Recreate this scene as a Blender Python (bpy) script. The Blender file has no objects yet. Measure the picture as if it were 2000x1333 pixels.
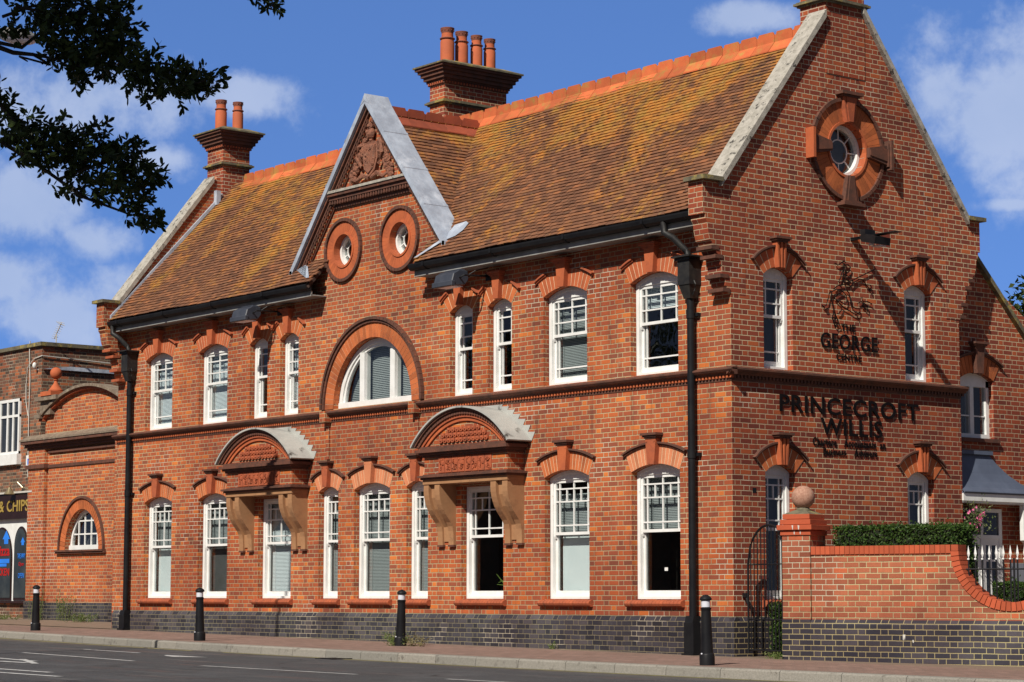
import bpy, bmesh, math, random
from mathutils import Vector, Matrix
random.seed(7)
R_ = math.radians
S = bpy.context.scene

# ------------------------------------------------------------------ camera
cam = bpy.data.cameras.new('camera'); cam.sensor_width = 36; cam.lens = 80.301; cam.clip_end = 3000; cam.clip_start = .3
co = bpy.data.objects.new('camera', cam); S.collection.objects.link(co); S.camera = co
YAW, PIT, ROL = .8990022, .1114657, .00093484
fw = Vector((-math.sin(YAW)*math.cos(PIT), math.cos(YAW)*math.cos(PIT), math.sin(PIT)))
r0 = Vector((math.cos(YAW), math.sin(YAW), 0)); u0 = r0.cross(fw)
rt = r0*math.cos(ROL)+u0*math.sin(ROL); up = -r0*math.sin(ROL)+u0*math.cos(ROL)
CAM = Vector((23.634333, -22.827304, 1.095764))
M4 = Matrix(((rt.x, up.x, -fw.x, CAM.x), (rt.y, up.y, -fw.y, CAM.y), (rt.z, up.z, -fw.z, CAM.z), (0, 0, 0, 1)))
co.matrix_world = M4

# ------------------------------------------------------------------ light and exposure
SUN = Vector((.42, -1, 1.0)).normalized()
sl = bpy.data.lights.new('sun', 'SUN'); sl.energy = 5.0; sl.angle = R_(.53); sl.color = (1, .94, .84)
so = bpy.data.objects.new('sun', sl); S.collection.objects.link(so)
so.rotation_euler = SUN.to_track_quat('Z', 'Y').to_euler(); so.location = (20, -40, 40)
S.view_settings.view_transform = 'Standard'; S.view_settings.look = 'None'; S.view_settings.gamma = 1
S.view_settings.exposure = 0.2; S.view_settings.use_curve_mapping = False

# ------------------------------------------------------------------ node helper
class NT:
    def __init__(s, t): s.t = t
    def n(s, kind, **k):
        x = s.t.nodes.new('ShaderNode'+kind)
        for a, b in k.items(): setattr(x, a, b)
        return x
    def put(s, sock, v):
        if isinstance(v, bpy.types.NodeSocket): s.t.links.new(v, sock)
        elif v is not None:
            if hasattr(sock.default_value, '__len__') and not hasattr(v, '__len__'): v = (v, v, v)
            if hasattr(v, '__len__') and len(sock.default_value) == 4 and len(v) == 3: v = (*v, 1)
            sock.default_value = v
    def m(s, op, a, b=None, c=None, cl=False):
        x = s.n('Math', operation=op, use_clamp=cl)
        for i, v in enumerate((a, b, c)):
            if v is not None: s.put(x.inputs[i], v)
        return x.outputs[0]
    def vm(s, op, a, b=None, out=0):
        x = s.n('VectorMath', operation=op); s.put(x.inputs[0], a)
        if b is not None:
            if op == 'SCALE': s.put(x.inputs['Scale'], b)
            else: s.put(x.inputs[1], b)
        return x.outputs[out]
    def sep(s, v):
        x = s.n('SeparateXYZ'); s.put(x.inputs[0], v); return x.outputs
    def comb(s, a, b, c):
        x = s.n('CombineXYZ')
        for i, v in enumerate((a, b, c)): s.put(x.inputs[i], v)
        return x.outputs[0]
    def mix(s, f, a, b, mode='MIX'):
        x = s.n('Mix', data_type='RGBA', blend_type=mode); s.put(x.inputs[0], f); s.put(x.inputs[6], a); s.put(x.inputs[7], b); return x.outputs[2]
    def noise(s, v, sc, det=4, ro=.55, out=0):
        x = s.n('TexNoise'); s.put(x.inputs['Vector'], v); x.inputs['Scale'].default_value = sc
        x.inputs['Detail'].default_value = det; x.inputs['Roughness'].default_value = ro; return x.outputs[out]
    def white(s, v, out=0):
        x = s.n('TexWhiteNoise', noise_dimensions='3D'); s.put(x.inputs['Vector'], v); return x.outputs[out]
    def ramp(s, f, stops, interp='LINEAR'):
        x = s.n('ValToRGB'); cr = x.color_ramp; cr.interpolation = interp
        while len(cr.elements) < len(stops): cr.elements.new(.5)
        for e, (p, c) in zip(cr.elements, stops):
            e.position = p; e.color = (*c, 1) if len(c) == 3 else c
        s.put(x.inputs[0], f); return x.outputs[0]
    def step(s, v, a, b):
        x = s.n('MapRange', interpolation_type='SMOOTHSTEP'); s.put(x.inputs[0], v); s.put(x.inputs[1], a); s.put(x.inputs[2], b); return x.outputs[0]
    def bump(s, h, d=.01, st=1.):
        x = s.n('Bump'); x.inputs['Distance'].default_value = d; x.inputs['Strength'].default_value = st; s.put(x.inputs['Height'], h); return x.outputs[0]

def new_mat(name):
    m = bpy.data.materials.new(name); m.use_nodes = True; m.node_tree.nodes.clear(); t = NT(m.node_tree)
    b = t.n('BsdfPrincipled'); o = t.n('OutputMaterial'); m.node_tree.links.new(b.outputs[0], o.inputs[0]); return m, t, b

# ------------------------------------------------------------------ world: clear sky with soft clouds, dimmed outside the view
w = bpy.data.worlds.new('World'); S.world = w; w.use_nodes = True; w.node_tree.nodes.clear(); t = NT(w.node_tree)
tc = t.n('TexCoord').outputs['Generated']
sx, sy, sz = t.sep(tc)
lift = t.comb(sx, sy, t.m('ADD', t.m('MULTIPLY', sz, 1.0), .30))
sky = t.n('TexSky', sky_type='NISHITA', sun_disc=False)
sky.sun_elevation = math.asin(SUN.z); sky.sun_rotation = math.atan2(SUN.x, SUN.y)
sky.altitude = 100; sky.air_density = 1.0; sky.dust_density = .25; sky.ozone_density = 4.5
t.put(sky.inputs[0], t.vm('NORMALIZE', lift))
A = t.m('MULTIPLY', t.vm('DOT_PRODUCT', tc, tuple(rt), out=1), 4461/1000); B = t.m('MULTIPLY', t.vm('DOT_PRODUCT', tc, tuple(up), out=1), 4461/1000)
dist_n = t.noise(tc, 9, 5, .6, out=1)
BL = [(-.80, .46, .34, .09), (-.94, .27, .16, .085), (-.79, .19, .08, .05), (-.86, .06, .26, .11), (-.52, .47, .14, .05), (-.67, .35, .08, .04), (-.99, .10, .12, .06),
      (.95, .42, .30, .17), (.74, .34, .10, .06), (.47, .62, .10, .04), (.97, .26, .12, .022), (1.05, .30, .2, .12), (-1.2, .3, .2, .3), (1.5, .2, .3, .25), (.5, 1.3, .6, .2)]
dens = None
for (a, b, ra, rb) in BL:
    da = t.m('DIVIDE', t.m('SUBTRACT', A, a), ra); db = t.m('DIVIDE', t.m('SUBTRACT', B, b), rb)
    g = t.m('SUBTRACT', 1.0, t.m('SQRT', t.m('ADD', t.m('MULTIPLY', da, da), t.m('MULTIPLY', db, db))), cl=False)
    g = t.m('MAXIMUM', g, -.6)
    dens = g if dens is None else t.m('MAXIMUM', dens, g)
nz = t.noise(t.vm('ADD', tc, t.vm('SCALE', dist_n, .012)), 26, 6, .6)
nz2 = t.noise(tc, 60, 5, .6)
cl = t.m('ADD', dens, t.m('MULTIPLY', t.m('SUBTRACT', nz, .5), 2.6))
cl = t.m('ADD', cl, t.m('MULTIPLY', t.m('SUBTRACT', nz2, .5), .9))
mask = t.m('MULTIPLY', t.step(cl, -.10, .75), .66)
wide = t.step(t.noise(tc, 3.2, 5, .6), .5, .68)
out_of_view = t.step(t.vm('DOT_PRODUCT', tc, tuple(fw), out=1), .93, .90)  # mask is full outside the camera's view
mask = t.mix(out_of_view, mask, t.m('ADD', t.m('MULTIPLY', wide, .25), .45))
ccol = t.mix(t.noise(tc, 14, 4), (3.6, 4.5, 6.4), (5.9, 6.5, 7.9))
ccol = t.mix(out_of_view, ccol, (1.25, 1.05, .85))  # dim neutral clouds outside the view make the fill less blue
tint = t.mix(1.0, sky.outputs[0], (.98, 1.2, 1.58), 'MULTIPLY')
tint = t.mix(out_of_view, tint, t.mix(1.0, tint, (.55, .52, .46), 'MULTIPLY'))  # sky outside the view darkened to weaken the fill light
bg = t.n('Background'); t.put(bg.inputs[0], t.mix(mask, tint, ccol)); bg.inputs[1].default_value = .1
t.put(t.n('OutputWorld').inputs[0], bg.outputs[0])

# ------------------------------------------------------------------ materials
def brick_mat(name, stops, mortar=(.42, .36, .25), course=.075, P=.3375, z0=.815, stain=.35, rough=.85, header=.1125, joint=.0055, hue=None):
    m, t, b = new_mat(name)
    tcn = t.n('TexCoord'); ob = tcn.outputs['Object']; nx, ny, nzz = t.sep(tcn.outputs['Normal']); x, y, z = t.sep(ob)
    isx = t.m('GREATER_THAN', t.m('ABSOLUTE', nx), .7); isz = t.m('GREATER_THAN', t.m('ABSOLUTE', nzz), .8)
    u = t.m('ADD', t.m('MULTIPLY', x, t.m('SUBTRACT', 1, isx)), t.m('MULTIPLY', y, isx))
    v = t.m('ADD', t.m('MULTIPLY', z, t.m('SUBTRACT', 1, isz)), t.m('MULTIPLY', y, isz))
    wob = t.m('MULTIPLY', t.m('SUBTRACT', t.noise(ob, 2.2, 2), .5), .012)
    v = t.m('ADD', t.m('SUBTRACT', v, z0), wob)
    vr = t.m('DIVIDE', v, course); row = t.m('FLOOR', vr); fr = t.m('FRACT', vr)
    par = t.m('MULTIPLY', t.m('FLOORED_MODULO', row, 2), .5)
    jit = t.m('MULTIPLY', t.white(t.comb(row, 3.3, 1.7)), .04)
    tt = t.m('ADD', t.m('ADD', t.m('DIVIDE', u, P), par), jit); idn = t.m('FLOOR', tt); ft = t.m('MULTIPLY', t.m('FRACT', tt), P)
    SW = P-header
    st = t.m('LESS_THAN', ft, SW)
    du = t.m('MINIMUM', t.m('MINIMUM', ft, t.m('SUBTRACT', P, ft)), t.m('ABSOLUTE', t.m('SUBTRACT', ft, SW)))
    dv = t.m('MULTIPLY', t.m('MINIMUM', fr, t.m('SUBTRACT', 1, fr)), course)
    d = t.m('ADD', t.m('MINIMUM', du, dv), t.m('MULTIPLY', t.m('SUBTRACT', t.noise(ob, 60, 2), .5), .006))
    jm = t.m('SUBTRACT', 1, t.step(d, joint-.002, joint+.002))
    bid = t.comb(row, t.m('ADD', t.m('MULTIPLY', idn, 2), st), t.m('MULTIPLY', isx, 7.7))
    rnd = t.white(bid); rn2 = t.white(t.vm('ADD', bid, (5.1, 9.2, 3.3)))
    reg = t.noise(ob, .55, 3, .6)
    f = t.m('ADD', t.m('MULTIPLY', rnd, .72), t.m('MULTIPLY', t.m('SUBTRACT', reg, .32), .75), cl=True)
    col = t.ramp(f, stops)
    col = t.mix(t.m('MULTIPLY', t.m('GREATER_THAN', rn2, .955), .8), col, stops[-1][1] if hue is None else hue)
    fine = t.noise(ob, 38, 4, .7)
    col = t.mix(.55, col, t.mix(fine, (.4, .36, .34), (1.35, 1.3, 1.25)), 'MULTIPLY')
    mcol = t.mix(t.noise(ob, 1.3, 4, .65), mortar, tuple(c*.6 for c in mortar))
    mcol = t.mix(t.step(t.noise(ob, 9, 4), .35, .75), mcol, tuple(c*.75 for c in mortar))
    col = t.mix(jm, col, mcol)
    broad = t.noise(t.vm('MULTIPLY', ob, (1, 1, 1.4)), .32, 3, .6)
    col = t.mix(1, col, t.mix(t.step(broad, .38, .62), (.76, .70, .70), (1.12, 1.15, 1.1)), 'MULTIPLY')
    strk = t.step(t.noise(t.comb(t.m('MULTIPLY', u, 3.2), t.m('MULTIPLY', z, .28), 0.0), 1.5, 5, .65), .56, .74)
    col = t.mix(t.m('MULTIPLY', strk, stain*.9), col, (.07, .04, .03))
    rep = t.step(t.noise(t.vm('ADD', ob, (71, 3, 9)), .9, 2, .5), .60, .64)
    col = t.mix(t.m('MULTIPLY', t.m('MULTIPLY', rep, jm), .7), col, (.52, .45, .34))
    dirt = t.step(t.noise(t.vm('MULTIPLY', ob, (1, 1, .55)), 1.7, 6, .68), .55, .78)
    col = t.mix(t.m('MULTIPLY', dirt, stain), col, (.045, .035, .03))
    pale = t.step(t.noise(t.vm('ADD', ob, (31, 7, 3)), 1.1, 6, .7), .62, .8)
    col = t.mix(t.m('MULTIPLY', pale, .3), col, (.5, .42, .33))
    t.put(b.inputs['Base Color'], col); b.inputs['Roughness'].default_value = rough
    t.put(b.inputs['Specular IOR Level'], .25)
    h = t.m('ADD', t.m('MULTIPLY', t.m('SUBTRACT', 1, jm), 1.), t.m('MULTIPLY', fine, .35))
    t.put(b.inputs['Normal'], t.bump(h, .006, .9))
    return m

BR = brick_mat('red_brick', [(0, (.17, .060, .040)), (.16, (.26, .074, .042)), (.42, (.35, .086, .040)), (.66, (.42, .102, .038)), (.88, (.48, .122, .037)), (1, (.58, .16, .037))], mortar=(.55, .43, .255), hue=(.62, .18, .04), stain=.5, joint=.0062)
BRS = brick_mat('weathered_red_brick', [(0, (.14, .038, .028)), (.3, (.24, .054, .033)), (.6, (.32, .070, .034)), (.85, (.38, .086, .036)), (1, (.45, .108, .038))], mortar=(.60, .46, .30), hue=(.48, .12, .04), stain=.5, joint=.0060)
BB = brick_mat('blue_engineering_brick', [(0, (.025, .026, .036)), (.4, (.045, .044, .056)), (.7, (.065, .063, .078)), (1, (.10, .09, .10))], mortar=(.32, .28, .18), stain=.3, rough=.5, joint=.0046)
BB2 = brick_mat('blue_brick_sharp_joints', [(0, (.03, .03, .045)), (.5, (.045, .042, .055)), (1, (.085, .075, .09))], mortar=(.46, .39, .21), stain=.2, rough=.45, joint=.0056)
BS = brick_mat('mixed_brown_brick', [(0, (.05, .036, .03)), (.35, (.11, .065, .048)), (.6, (.19, .085, .055)), (.8, (.30, .10, .05)), (1, (.40, .12, .05))], mortar=(.34, .29, .21), stain=.3, hue=(.42, .13, .05))
BL_ = brick_mat('pink_red_brick', [(0, (.20, .065, .04)), (.4, (.31, .095, .052)), (.7, (.38, .12, .065)), (1, (.46, .15, .075))], mortar=(.55, .47, .27), stain=.3, hue=(.5, .12, .05))

def noise_mat(name, c1, c2, sc=6, rough=.8, spec=.3, c3=None, c3t=(.6, .75), c3sc=3, bump=.003, metal=0, island=0., det=5, bsc=None):
    m, t, b = new_mat(name); ob = t.n('TexCoord').outputs['Object']
    col = t.mix(t.step(t.noise(ob, sc, det, .65), .3, .7), c1, c2)
    if c3: col = t.mix(t.step(t.noise(t.vm('ADD', ob, (9, 4, 2)), c3sc, 6, .7), *c3t), col, c3)
    if island:
        rr = t.n('NewGeometry').outputs['Random Per Island']
        col = t.mix(1, col, t.mix(rr, (1-island,)*3, (1+island, 1+island*.8, 1+island*.7)), 'MULTIPLY')
    t.put(b.inputs['Base Color'], col); b.inputs['Roughness'].default_value = rough; b.inputs['Specular IOR Level'].default_value = spec
    b.inputs['Metallic'].default_value = metal
    if bump: t.put(b.inputs['Normal'], t.bump(t.noise(ob, bsc or sc*6, 4, .7), bump, .8))
    return m

RUB = noise_mat('orange_rubbed_brick', (.38, .105, .036), (.46, .132, .043), 5, c3=(.24, .07, .035), c3t=(.48, .75), island=.24)
RUBP = noise_mat('salmon_rubbed_brick', (.46, .165, .078), (.54, .205, .10), 5, c3=(.42, .14, .07), c3t=(.55, .8), island=.2)
MORT = noise_mat('lime_mortar', (.72, .58, .38), (.58, .46, .29), 8)
TER = noise_mat('terracotta', (.40, .10, .04), (.29, .075, .036), 7, c3=(.12, .05, .03), c3t=(.52, .75), c3sc=5)
TERD = noise_mat('soot_and_shade_terracotta', (.14, .055, .035), (.075, .038, .028), 6, c3=(.30, .09, .04), c3t=(.58, .75), c3sc=9)
TERO = noise_mat('bright_terracotta', (.45, .115, .041), (.35, .088, .036), 4, c3=(.18, .06, .03), c3t=(.6, .8), island=.12)
POT = noise_mat('clay_chimney_pot', (.50, .125, .05), (.38, .10, .045), 3, c3=(.12, .05, .04), c3t=(.6, .85), c3sc=4)
POTR = noise_mat('sooty_pot_rim', (.16, .06, .045), (.24, .08, .05), 12)
TAN = noise_mat('tan_painted_stone', (.36, .19, .092), (.30, .15, .072), 3, c3=(.19, .095, .05), c3t=(.52, .75), rough=.75)
STN = noise_mat('lichened_coping_stone', (.42, .39, .34), (.27, .25, .21), 9, c3=(.06, .055, .05), c3t=(.56, .64), c3sc=9, bump=.006)
STO = noise_mat('mossy_stone', (.16, .14, .09), (.09, .08, .055), 6, c3=(.33, .26, .07), c3t=(.5, .66), c3sc=4, bump=.006)
STA = noise_mat('brown_weathered_stone', (.22, .17, .125), (.15, .11, .08), 8, c3=(.30, .26, .19), c3t=(.5, .7), c3sc=6, bump=.008)
LEAD = noise_mat('lead_sheet', (.40, .45, .53), (.27, .30, .36), 3.2, rough=.42, spec=.5, c3=(.52, .56, .63), c3t=(.5, .72), c3sc=2.5, bump=.012, bsc=3)
LEADB = noise_mat('weathered_lead_roof', (.42, .42, .39), (.33, .33, .31), 3, rough=.55, c3=(.05, .045, .04), c3t=(.58, .72), c3sc=2.2, bump=.002)
LEADD = noise_mat('dark_lead_roof', (.10, .12, .17), (.075, .09, .13), 2, rough=.5, bump=.002)
WHT = noise_mat('white_paint', (.76, .76, .74), (.66, .66, .63), 5, c3=(.46, .44, .40), c3t=(.66, .78), c3sc=7, rough=.4, spec=.4, bump=0)
BLK = noise_mat('black_gloss_paint', (.008, .008, .010), (.014, .014, .015), 4, rough=.45, spec=.15, bump=.001)
BLKW = noise_mat('flaking_black_paint', (.012, .012, .014), (.03, .028, .025), 8, rough=.5, c3=(.20, .18, .13), c3t=(.66, .76), c3sc=14, bump=.003)
IRON = noise_mat('black_wrought_iron', (.006, .006, .007), (.012, .012, .014), 6, rough=.5, spec=.3, bump=0)
GRY = noise_mat('grey_painted_board', (.30, .30, .29), (.20, .19, .175), 3, rough=.6, c3=(.10, .09, .08), c3t=(.6, .75))
FLG = noise_mat('floodlight_grey', (.05, .055, .07), (.035, .04, .055), 4, rough=.4, spec=.4, bump=0)
REFL = noise_mat('reflective_white_band', (.62, .63, .68), (.56, .57, .62), 4, rough=.35, bump=0)
LTR = noise_mat('black_letter_metal', (.006, .004, .004), (.009, .007, .007), 4, rough=.45, spec=.12, bump=0)
ROOM = noise_mat('office_interior', (.10, .10, .10), (.07, .07, .065), 1.5, bump=0)
DKROOM = noise_mat('shaded_office_interior', (.03, .028, .025), (.045, .042, .036), 1.5, bump=0)  # near-black colour stands in for the shade inside unlit rooms
BLN = noise_mat('grey_venetian_blind', (.34, .37, .37), (.29, .315, .315), 1, rough=.5, bump=0)
BLNL = noise_mat('pale_venetian_blind', (.74, .80, .82), (.68, .74, .76), 1, rough=.5, bump=0)
BOARD = noise_mat('white_board', (.78, .84, .84), (.68, .75, .76), 1.2, rough=.6, bump=0)
SOIL = noise_mat('soil_and_earth', (.07, .055, .04), (.045, .036, .026), 3)
GRAV = noise_mat('terrain', (.10, .09, .075), (.07, .065, .05), 1)
BARK = noise_mat('dark_bark', (.03, .025, .02), (.018, .015, .012), 12, bump=.006)
YEL = noise_mat('yellow_road_paint', (.42, .38, .14), (.30, .28, .13), 8, c3=(.07, .07, .065), c3t=(.58, .68), c3sc=12, bump=0)
WLN = noise_mat('worn_white_road_paint', (.48, .48, .47), (.34, .34, .34), 9, c3=(.06, .06, .062), c3t=(.56, .66), c3sc=14, bump=0)
GOLD = noise_mat('gold_letter_paint', (.36, .25, .06), (.27, .18, .04), 8, bump=0)
BRWN = noise_mat('dark_brown_fascia', (.028, .012, .011), (.02, .009, .008), 3, rough=.35, bump=0)
BLUE = noise_mat('blue_window_vinyl', (.02, .20, .75), (.02, .16, .62), 3, bump=0)
REDV = noise_mat('red_window_vinyl', (.45, .01, .01), (.32, .01, .01), 3, bump=0)
BRASS = noise_mat('tarnished_brass', (.30, .24, .13), (.36, .30, .2), 6, rough=.3, metal=.6, bump=0)
PNK = noise_mat('pink_petals', (.62, .03, .18), (.60, .22, .38), 6, island=.3, bump=0)
CBL = noise_mat('white_cable', (.55, .53, .48), (.42, .4, .36), 5, bump=0)
PLQ = noise_mat('grey_plaque', (.22, .23, .27), (.18, .19, .22), 3, bump=0)

def leaf_mat(name, c1, c2, tr=.25):
    m, t, b = new_mat(name); rr = t.n('NewGeometry').outputs['Random Per Island']
    col = t.mix(rr, c1, c2); t.put(b.inputs['Base Color'], col); b.inputs['Roughness'].default_value = .42
    b.inputs['Specular IOR Level'].default_value = .15
    tb = t.n('BsdfTranslucent'); t.put(tb.inputs[0], col); mx = t.n('MixShader'); mx.inputs[0].default_value = tr
    t.t.links.new(b.outputs[0], mx.inputs[1]); t.t.links.new(tb.outputs[0], mx.inputs[2])
    o = [x for x in t.t.nodes if x.type == 'OUTPUT_MATERIAL'][0]; t.t.links.new(mx.outputs[0], o.inputs[0]); return m
LFD = leaf_mat('dark_evergreen_leaf', (.014, .024, .009), (.05, .075, .022), .2)
LFH = leaf_mat('hedge_leaf', (.022, .055, .012), (.07, .12, .025))
LFT = leaf_mat('tree_leaf', (.02, .035, .012), (.06, .075, .025))
LFW = leaf_mat('weed_leaf', (.08, .13, .03), (.18, .20, .07))
LFB = leaf_mat('basket_leaf', (.06, .10, .03), (.20, .22, .10))

def glass_mat():
    m = bpy.data.materials.new('window_glass'); m.use_nodes = True; m.node_tree.nodes.clear(); t = NT(m.node_tree)
    tr = t.n('BsdfTransparent'); tr.inputs[0].default_value = (.80, .84, .84, 1); g = t.n('BsdfGlossy'); g.inputs['Roughness'].default_value = .015
    ob = t.n('TexCoord').outputs['Object']; nb = t.bump(t.noise(ob, 1.6, 2), .02, .25); t.put(g.inputs['Normal'], nb)
    ge = t.n('NewGeometry'); c_ = t.m('ABSOLUTE', t.vm('DOT_PRODUCT', ge.outputs['Normal'], ge.outputs['Incoming'], out=1)); mx = t.n('MixShader')
    t.put(mx.inputs[0], t.m('MULTIPLY', t.m('ADD', .04, t.m('MULTIPLY', .96, t.m('POWER', t.m('SUBTRACT', 1, c_), 5))), 2.4, cl=True)); t.t.links.new(tr.outputs[0], mx.inputs[1]); t.t.links.new(g.outputs[0], mx.inputs[2])
    o = t.n('OutputMaterial'); t.t.links.new(mx.outputs[0], o.inputs[0]); return m
GLS = glass_mat()

def tile_mat(name, lich=1.):
    m, t, b = new_mat(name); ob = t.n('TexCoord').outputs['Object']; x, y, z = t.sep(ob)
    rr = t.n('NewGeometry').outputs['Random Per Island']
    col = t.ramp(rr, [(0, (.12, .058, .036)), (.35, (.165, .076, .043)), (.65, (.195, .088, .048)), (.9, (.23, .10, .05)), (1, (.28, .11, .05))])
    hgt = t.step(z, 6.6, 10.0)
    st = t.vm('MULTIPLY', ob, (1.0, .55, .55))
    n1 = t.noise(st, .95, 8, .70); n2 = t.noise(t.vm('MULTIPLY', ob, (1.3, 1, 1)), 11, 4, .75)
    k = t.m('ADD', t.m('ADD', n1, t.m('MULTIPLY', t.m('SUBTRACT', n2, .5), .5)), t.m('MULTIPLY', hgt, .17*lich))
    k = t.m('ADD', k, t.m('MULTIPLY', t.m('SUBTRACT', rr, .5), .06))
    lm = t.step(k, .54, .72)
    lc = t.mix(t.step(t.noise(ob, 4, 4), .35, .65), (.33, .185, .04), (.44, .175, .033))
    col = t.mix(t.m('MULTIPLY', lm, .85), col, lc)
    gm = t.step(t.noise(t.vm('ADD', ob, (3, 8, 1)), 7, 5, .7), .60, .72)
    col = t.mix(t.m('MULTIPLY', gm, .6), col, (.17, .145, .09))
    sp = t.step(t.noise(t.vm('ADD', ob, (13, 2, 5)), 16, 3, .6), .70, .76)
    col = t.mix(t.m('MULTIPLY', sp, .7), col, (.42, .38, .30))
    t.put(b.inputs['Base Color'], col); b.inputs['Roughness'].default_value = .9; b.inputs['Specular IOR Level'].default_value = .15
    t.put(b.inputs['Normal'], t.bump(t.noise(ob, 45, 4, .7), .006, .8)); return m
TIL = tile_mat('plain_clay_tiles')
RDG = noise_mat('orange_ridge_tile', (.52, .13, .045), (.42, .10, .036), 4, c3=(.36, .19, .05), c3t=(.48, .68), c3sc=4, island=.22)
RDGD = noise_mat('dark_red_ridge_tile', (.30, .07, .035), (.22, .055, .03), 4, c3=(.12, .05, .03), c3t=(.6, .75), island=.15)

def asphalt():
    m, t, b = new_mat('asphalt'); ob = t.n('TexCoord').outputs['Object']
    c = t.mix(t.noise(ob, 70, 3, .8), (.030, .030, .033), (.085, .085, .09))
    c = t.mix(t.m('MULTIPLY', t.step(t.noise(t.vm('MULTIPLY', ob, (.35, 1.6, 1)), 1.1, 6, .7), .52, .72), .55), c, (.13, .075, .065))
    c = t.mix(t.m('MULTIPLY', t.step(t.noise(ob, .7, 4), .5, .65), .35), c, (.10, .10, .105))
    vo = t.n('TexVoronoi', feature='DISTANCE_TO_EDGE'); t.put(vo.inputs['Vector'], t.vm('ADD', ob, t.vm('SCALE', t.noise(ob, 2.2, 4, out=1), .5))); vo.inputs['Scale'].default_value = .45
    ck = t.m('MULTIPLY', t.m('SUBTRACT', 1, t.step(vo.outputs['Distance'], .002, .012)), t.step(t.noise(ob, .6, 2), .45, .6))
    c = t.mix(t.m('MULTIPLY', ck, .8), c, (.012, .012, .012))
    _x, yy_, _z = t.sep(ob); gut = t.step(t.m('ADD', yy_, t.m('MULTIPLY', t.noise(ob, 2, 4), .5)), -3.75, -3.1)
    c = t.mix(t.m('MULTIPLY', gut, .55), c, (.14, .115, .085))
    c = t.mix(t.step(t.noise(t.vm('ADD', ob, (3, 3, 3)), 95, 1), .70, .76), c, (.30, .29, .28))
    c = t.mix(t.m('MULTIPLY', t.step(t.noise(t.vm('MULTIPLY', ob, (.5, 1.2, 1)), 2.6, 5, .7), .54, .66), .5), c, (.035, .034, .035))
    c = t.mix(t.m('MULTIPLY', t.step(t.noise(t.vm('MULTIPLY', t.vm('ADD', ob, (5, 5, 5)), (.25, 2.5, 1)), 1.6, 5, .7), .55, .7), .45), c, (.15, .14, .135))
    t.put(b.inputs['Base Color'], c); b.inputs['Roughness'].default_value = .88; b.inputs['Specular IOR Level'].default_value = .25
    t.put(b.inputs['Normal'], t.bump(t.noise(ob, 120, 3, .8), .006, .7)); return m
ASP = asphalt()
def paving():
    m, t, b = new_mat('red_block_paving'); ob = t.n('TexCoord').outputs['Object']
    x = t.n('TexBrick'); t.put(x.inputs['Vector'], ob); x.inputs['Scale'].default_value = 1; x.inputs['Brick Width'].default_value = .2; x.inputs['Row Height'].default_value = .1
    x.inputs['Mortar Size'].default_value = .004; x.inputs['Color1'].default_value = (.17, .105, .082, 1); x.inputs['Color2'].default_value = (.25, .155, .125, 1); x.inputs['Mortar'].default_value = (.10, .08, .065, 1)
    c = t.mix(.6, x.outputs[0], t.mix(t.noise(ob, .8, 6, .7), (.55, .53, .5), (1.4, 1.4, 1.4)), 'MULTIPLY')
    c = t.mix(t.m('MULTIPLY', t.step(t.noise(ob, 30, 3, .7), .55, .75), .3), c, (.30, .25, .21))
    _, y, _z = t.sep(ob)
    nearwall = t.step(t.m('ADD', y, t.m('MULTIPLY', t.noise(ob, 3, 4), .3)), -.38, .05)
    c = t.mix(t.m('MULTIPLY', nearwall, .6), c, (.17, .13, .085))
    t.put(b.inputs['Base Color'], c); b.inputs['Roughness'].default_value = .85
    t.put(b.inputs['Normal'], t.bump(t.noise(ob, 60, 3, .7), .003, .7)); return m
PAV = paving()
KRB = noise_mat('concrete_kerb', (.26, .245, .215), (.19, .18, .155), 45, c3=(.11, .10, .085), c3t=(.55, .7), c3sc=6, island=.12, bump=.004, bsc=120)

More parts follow.
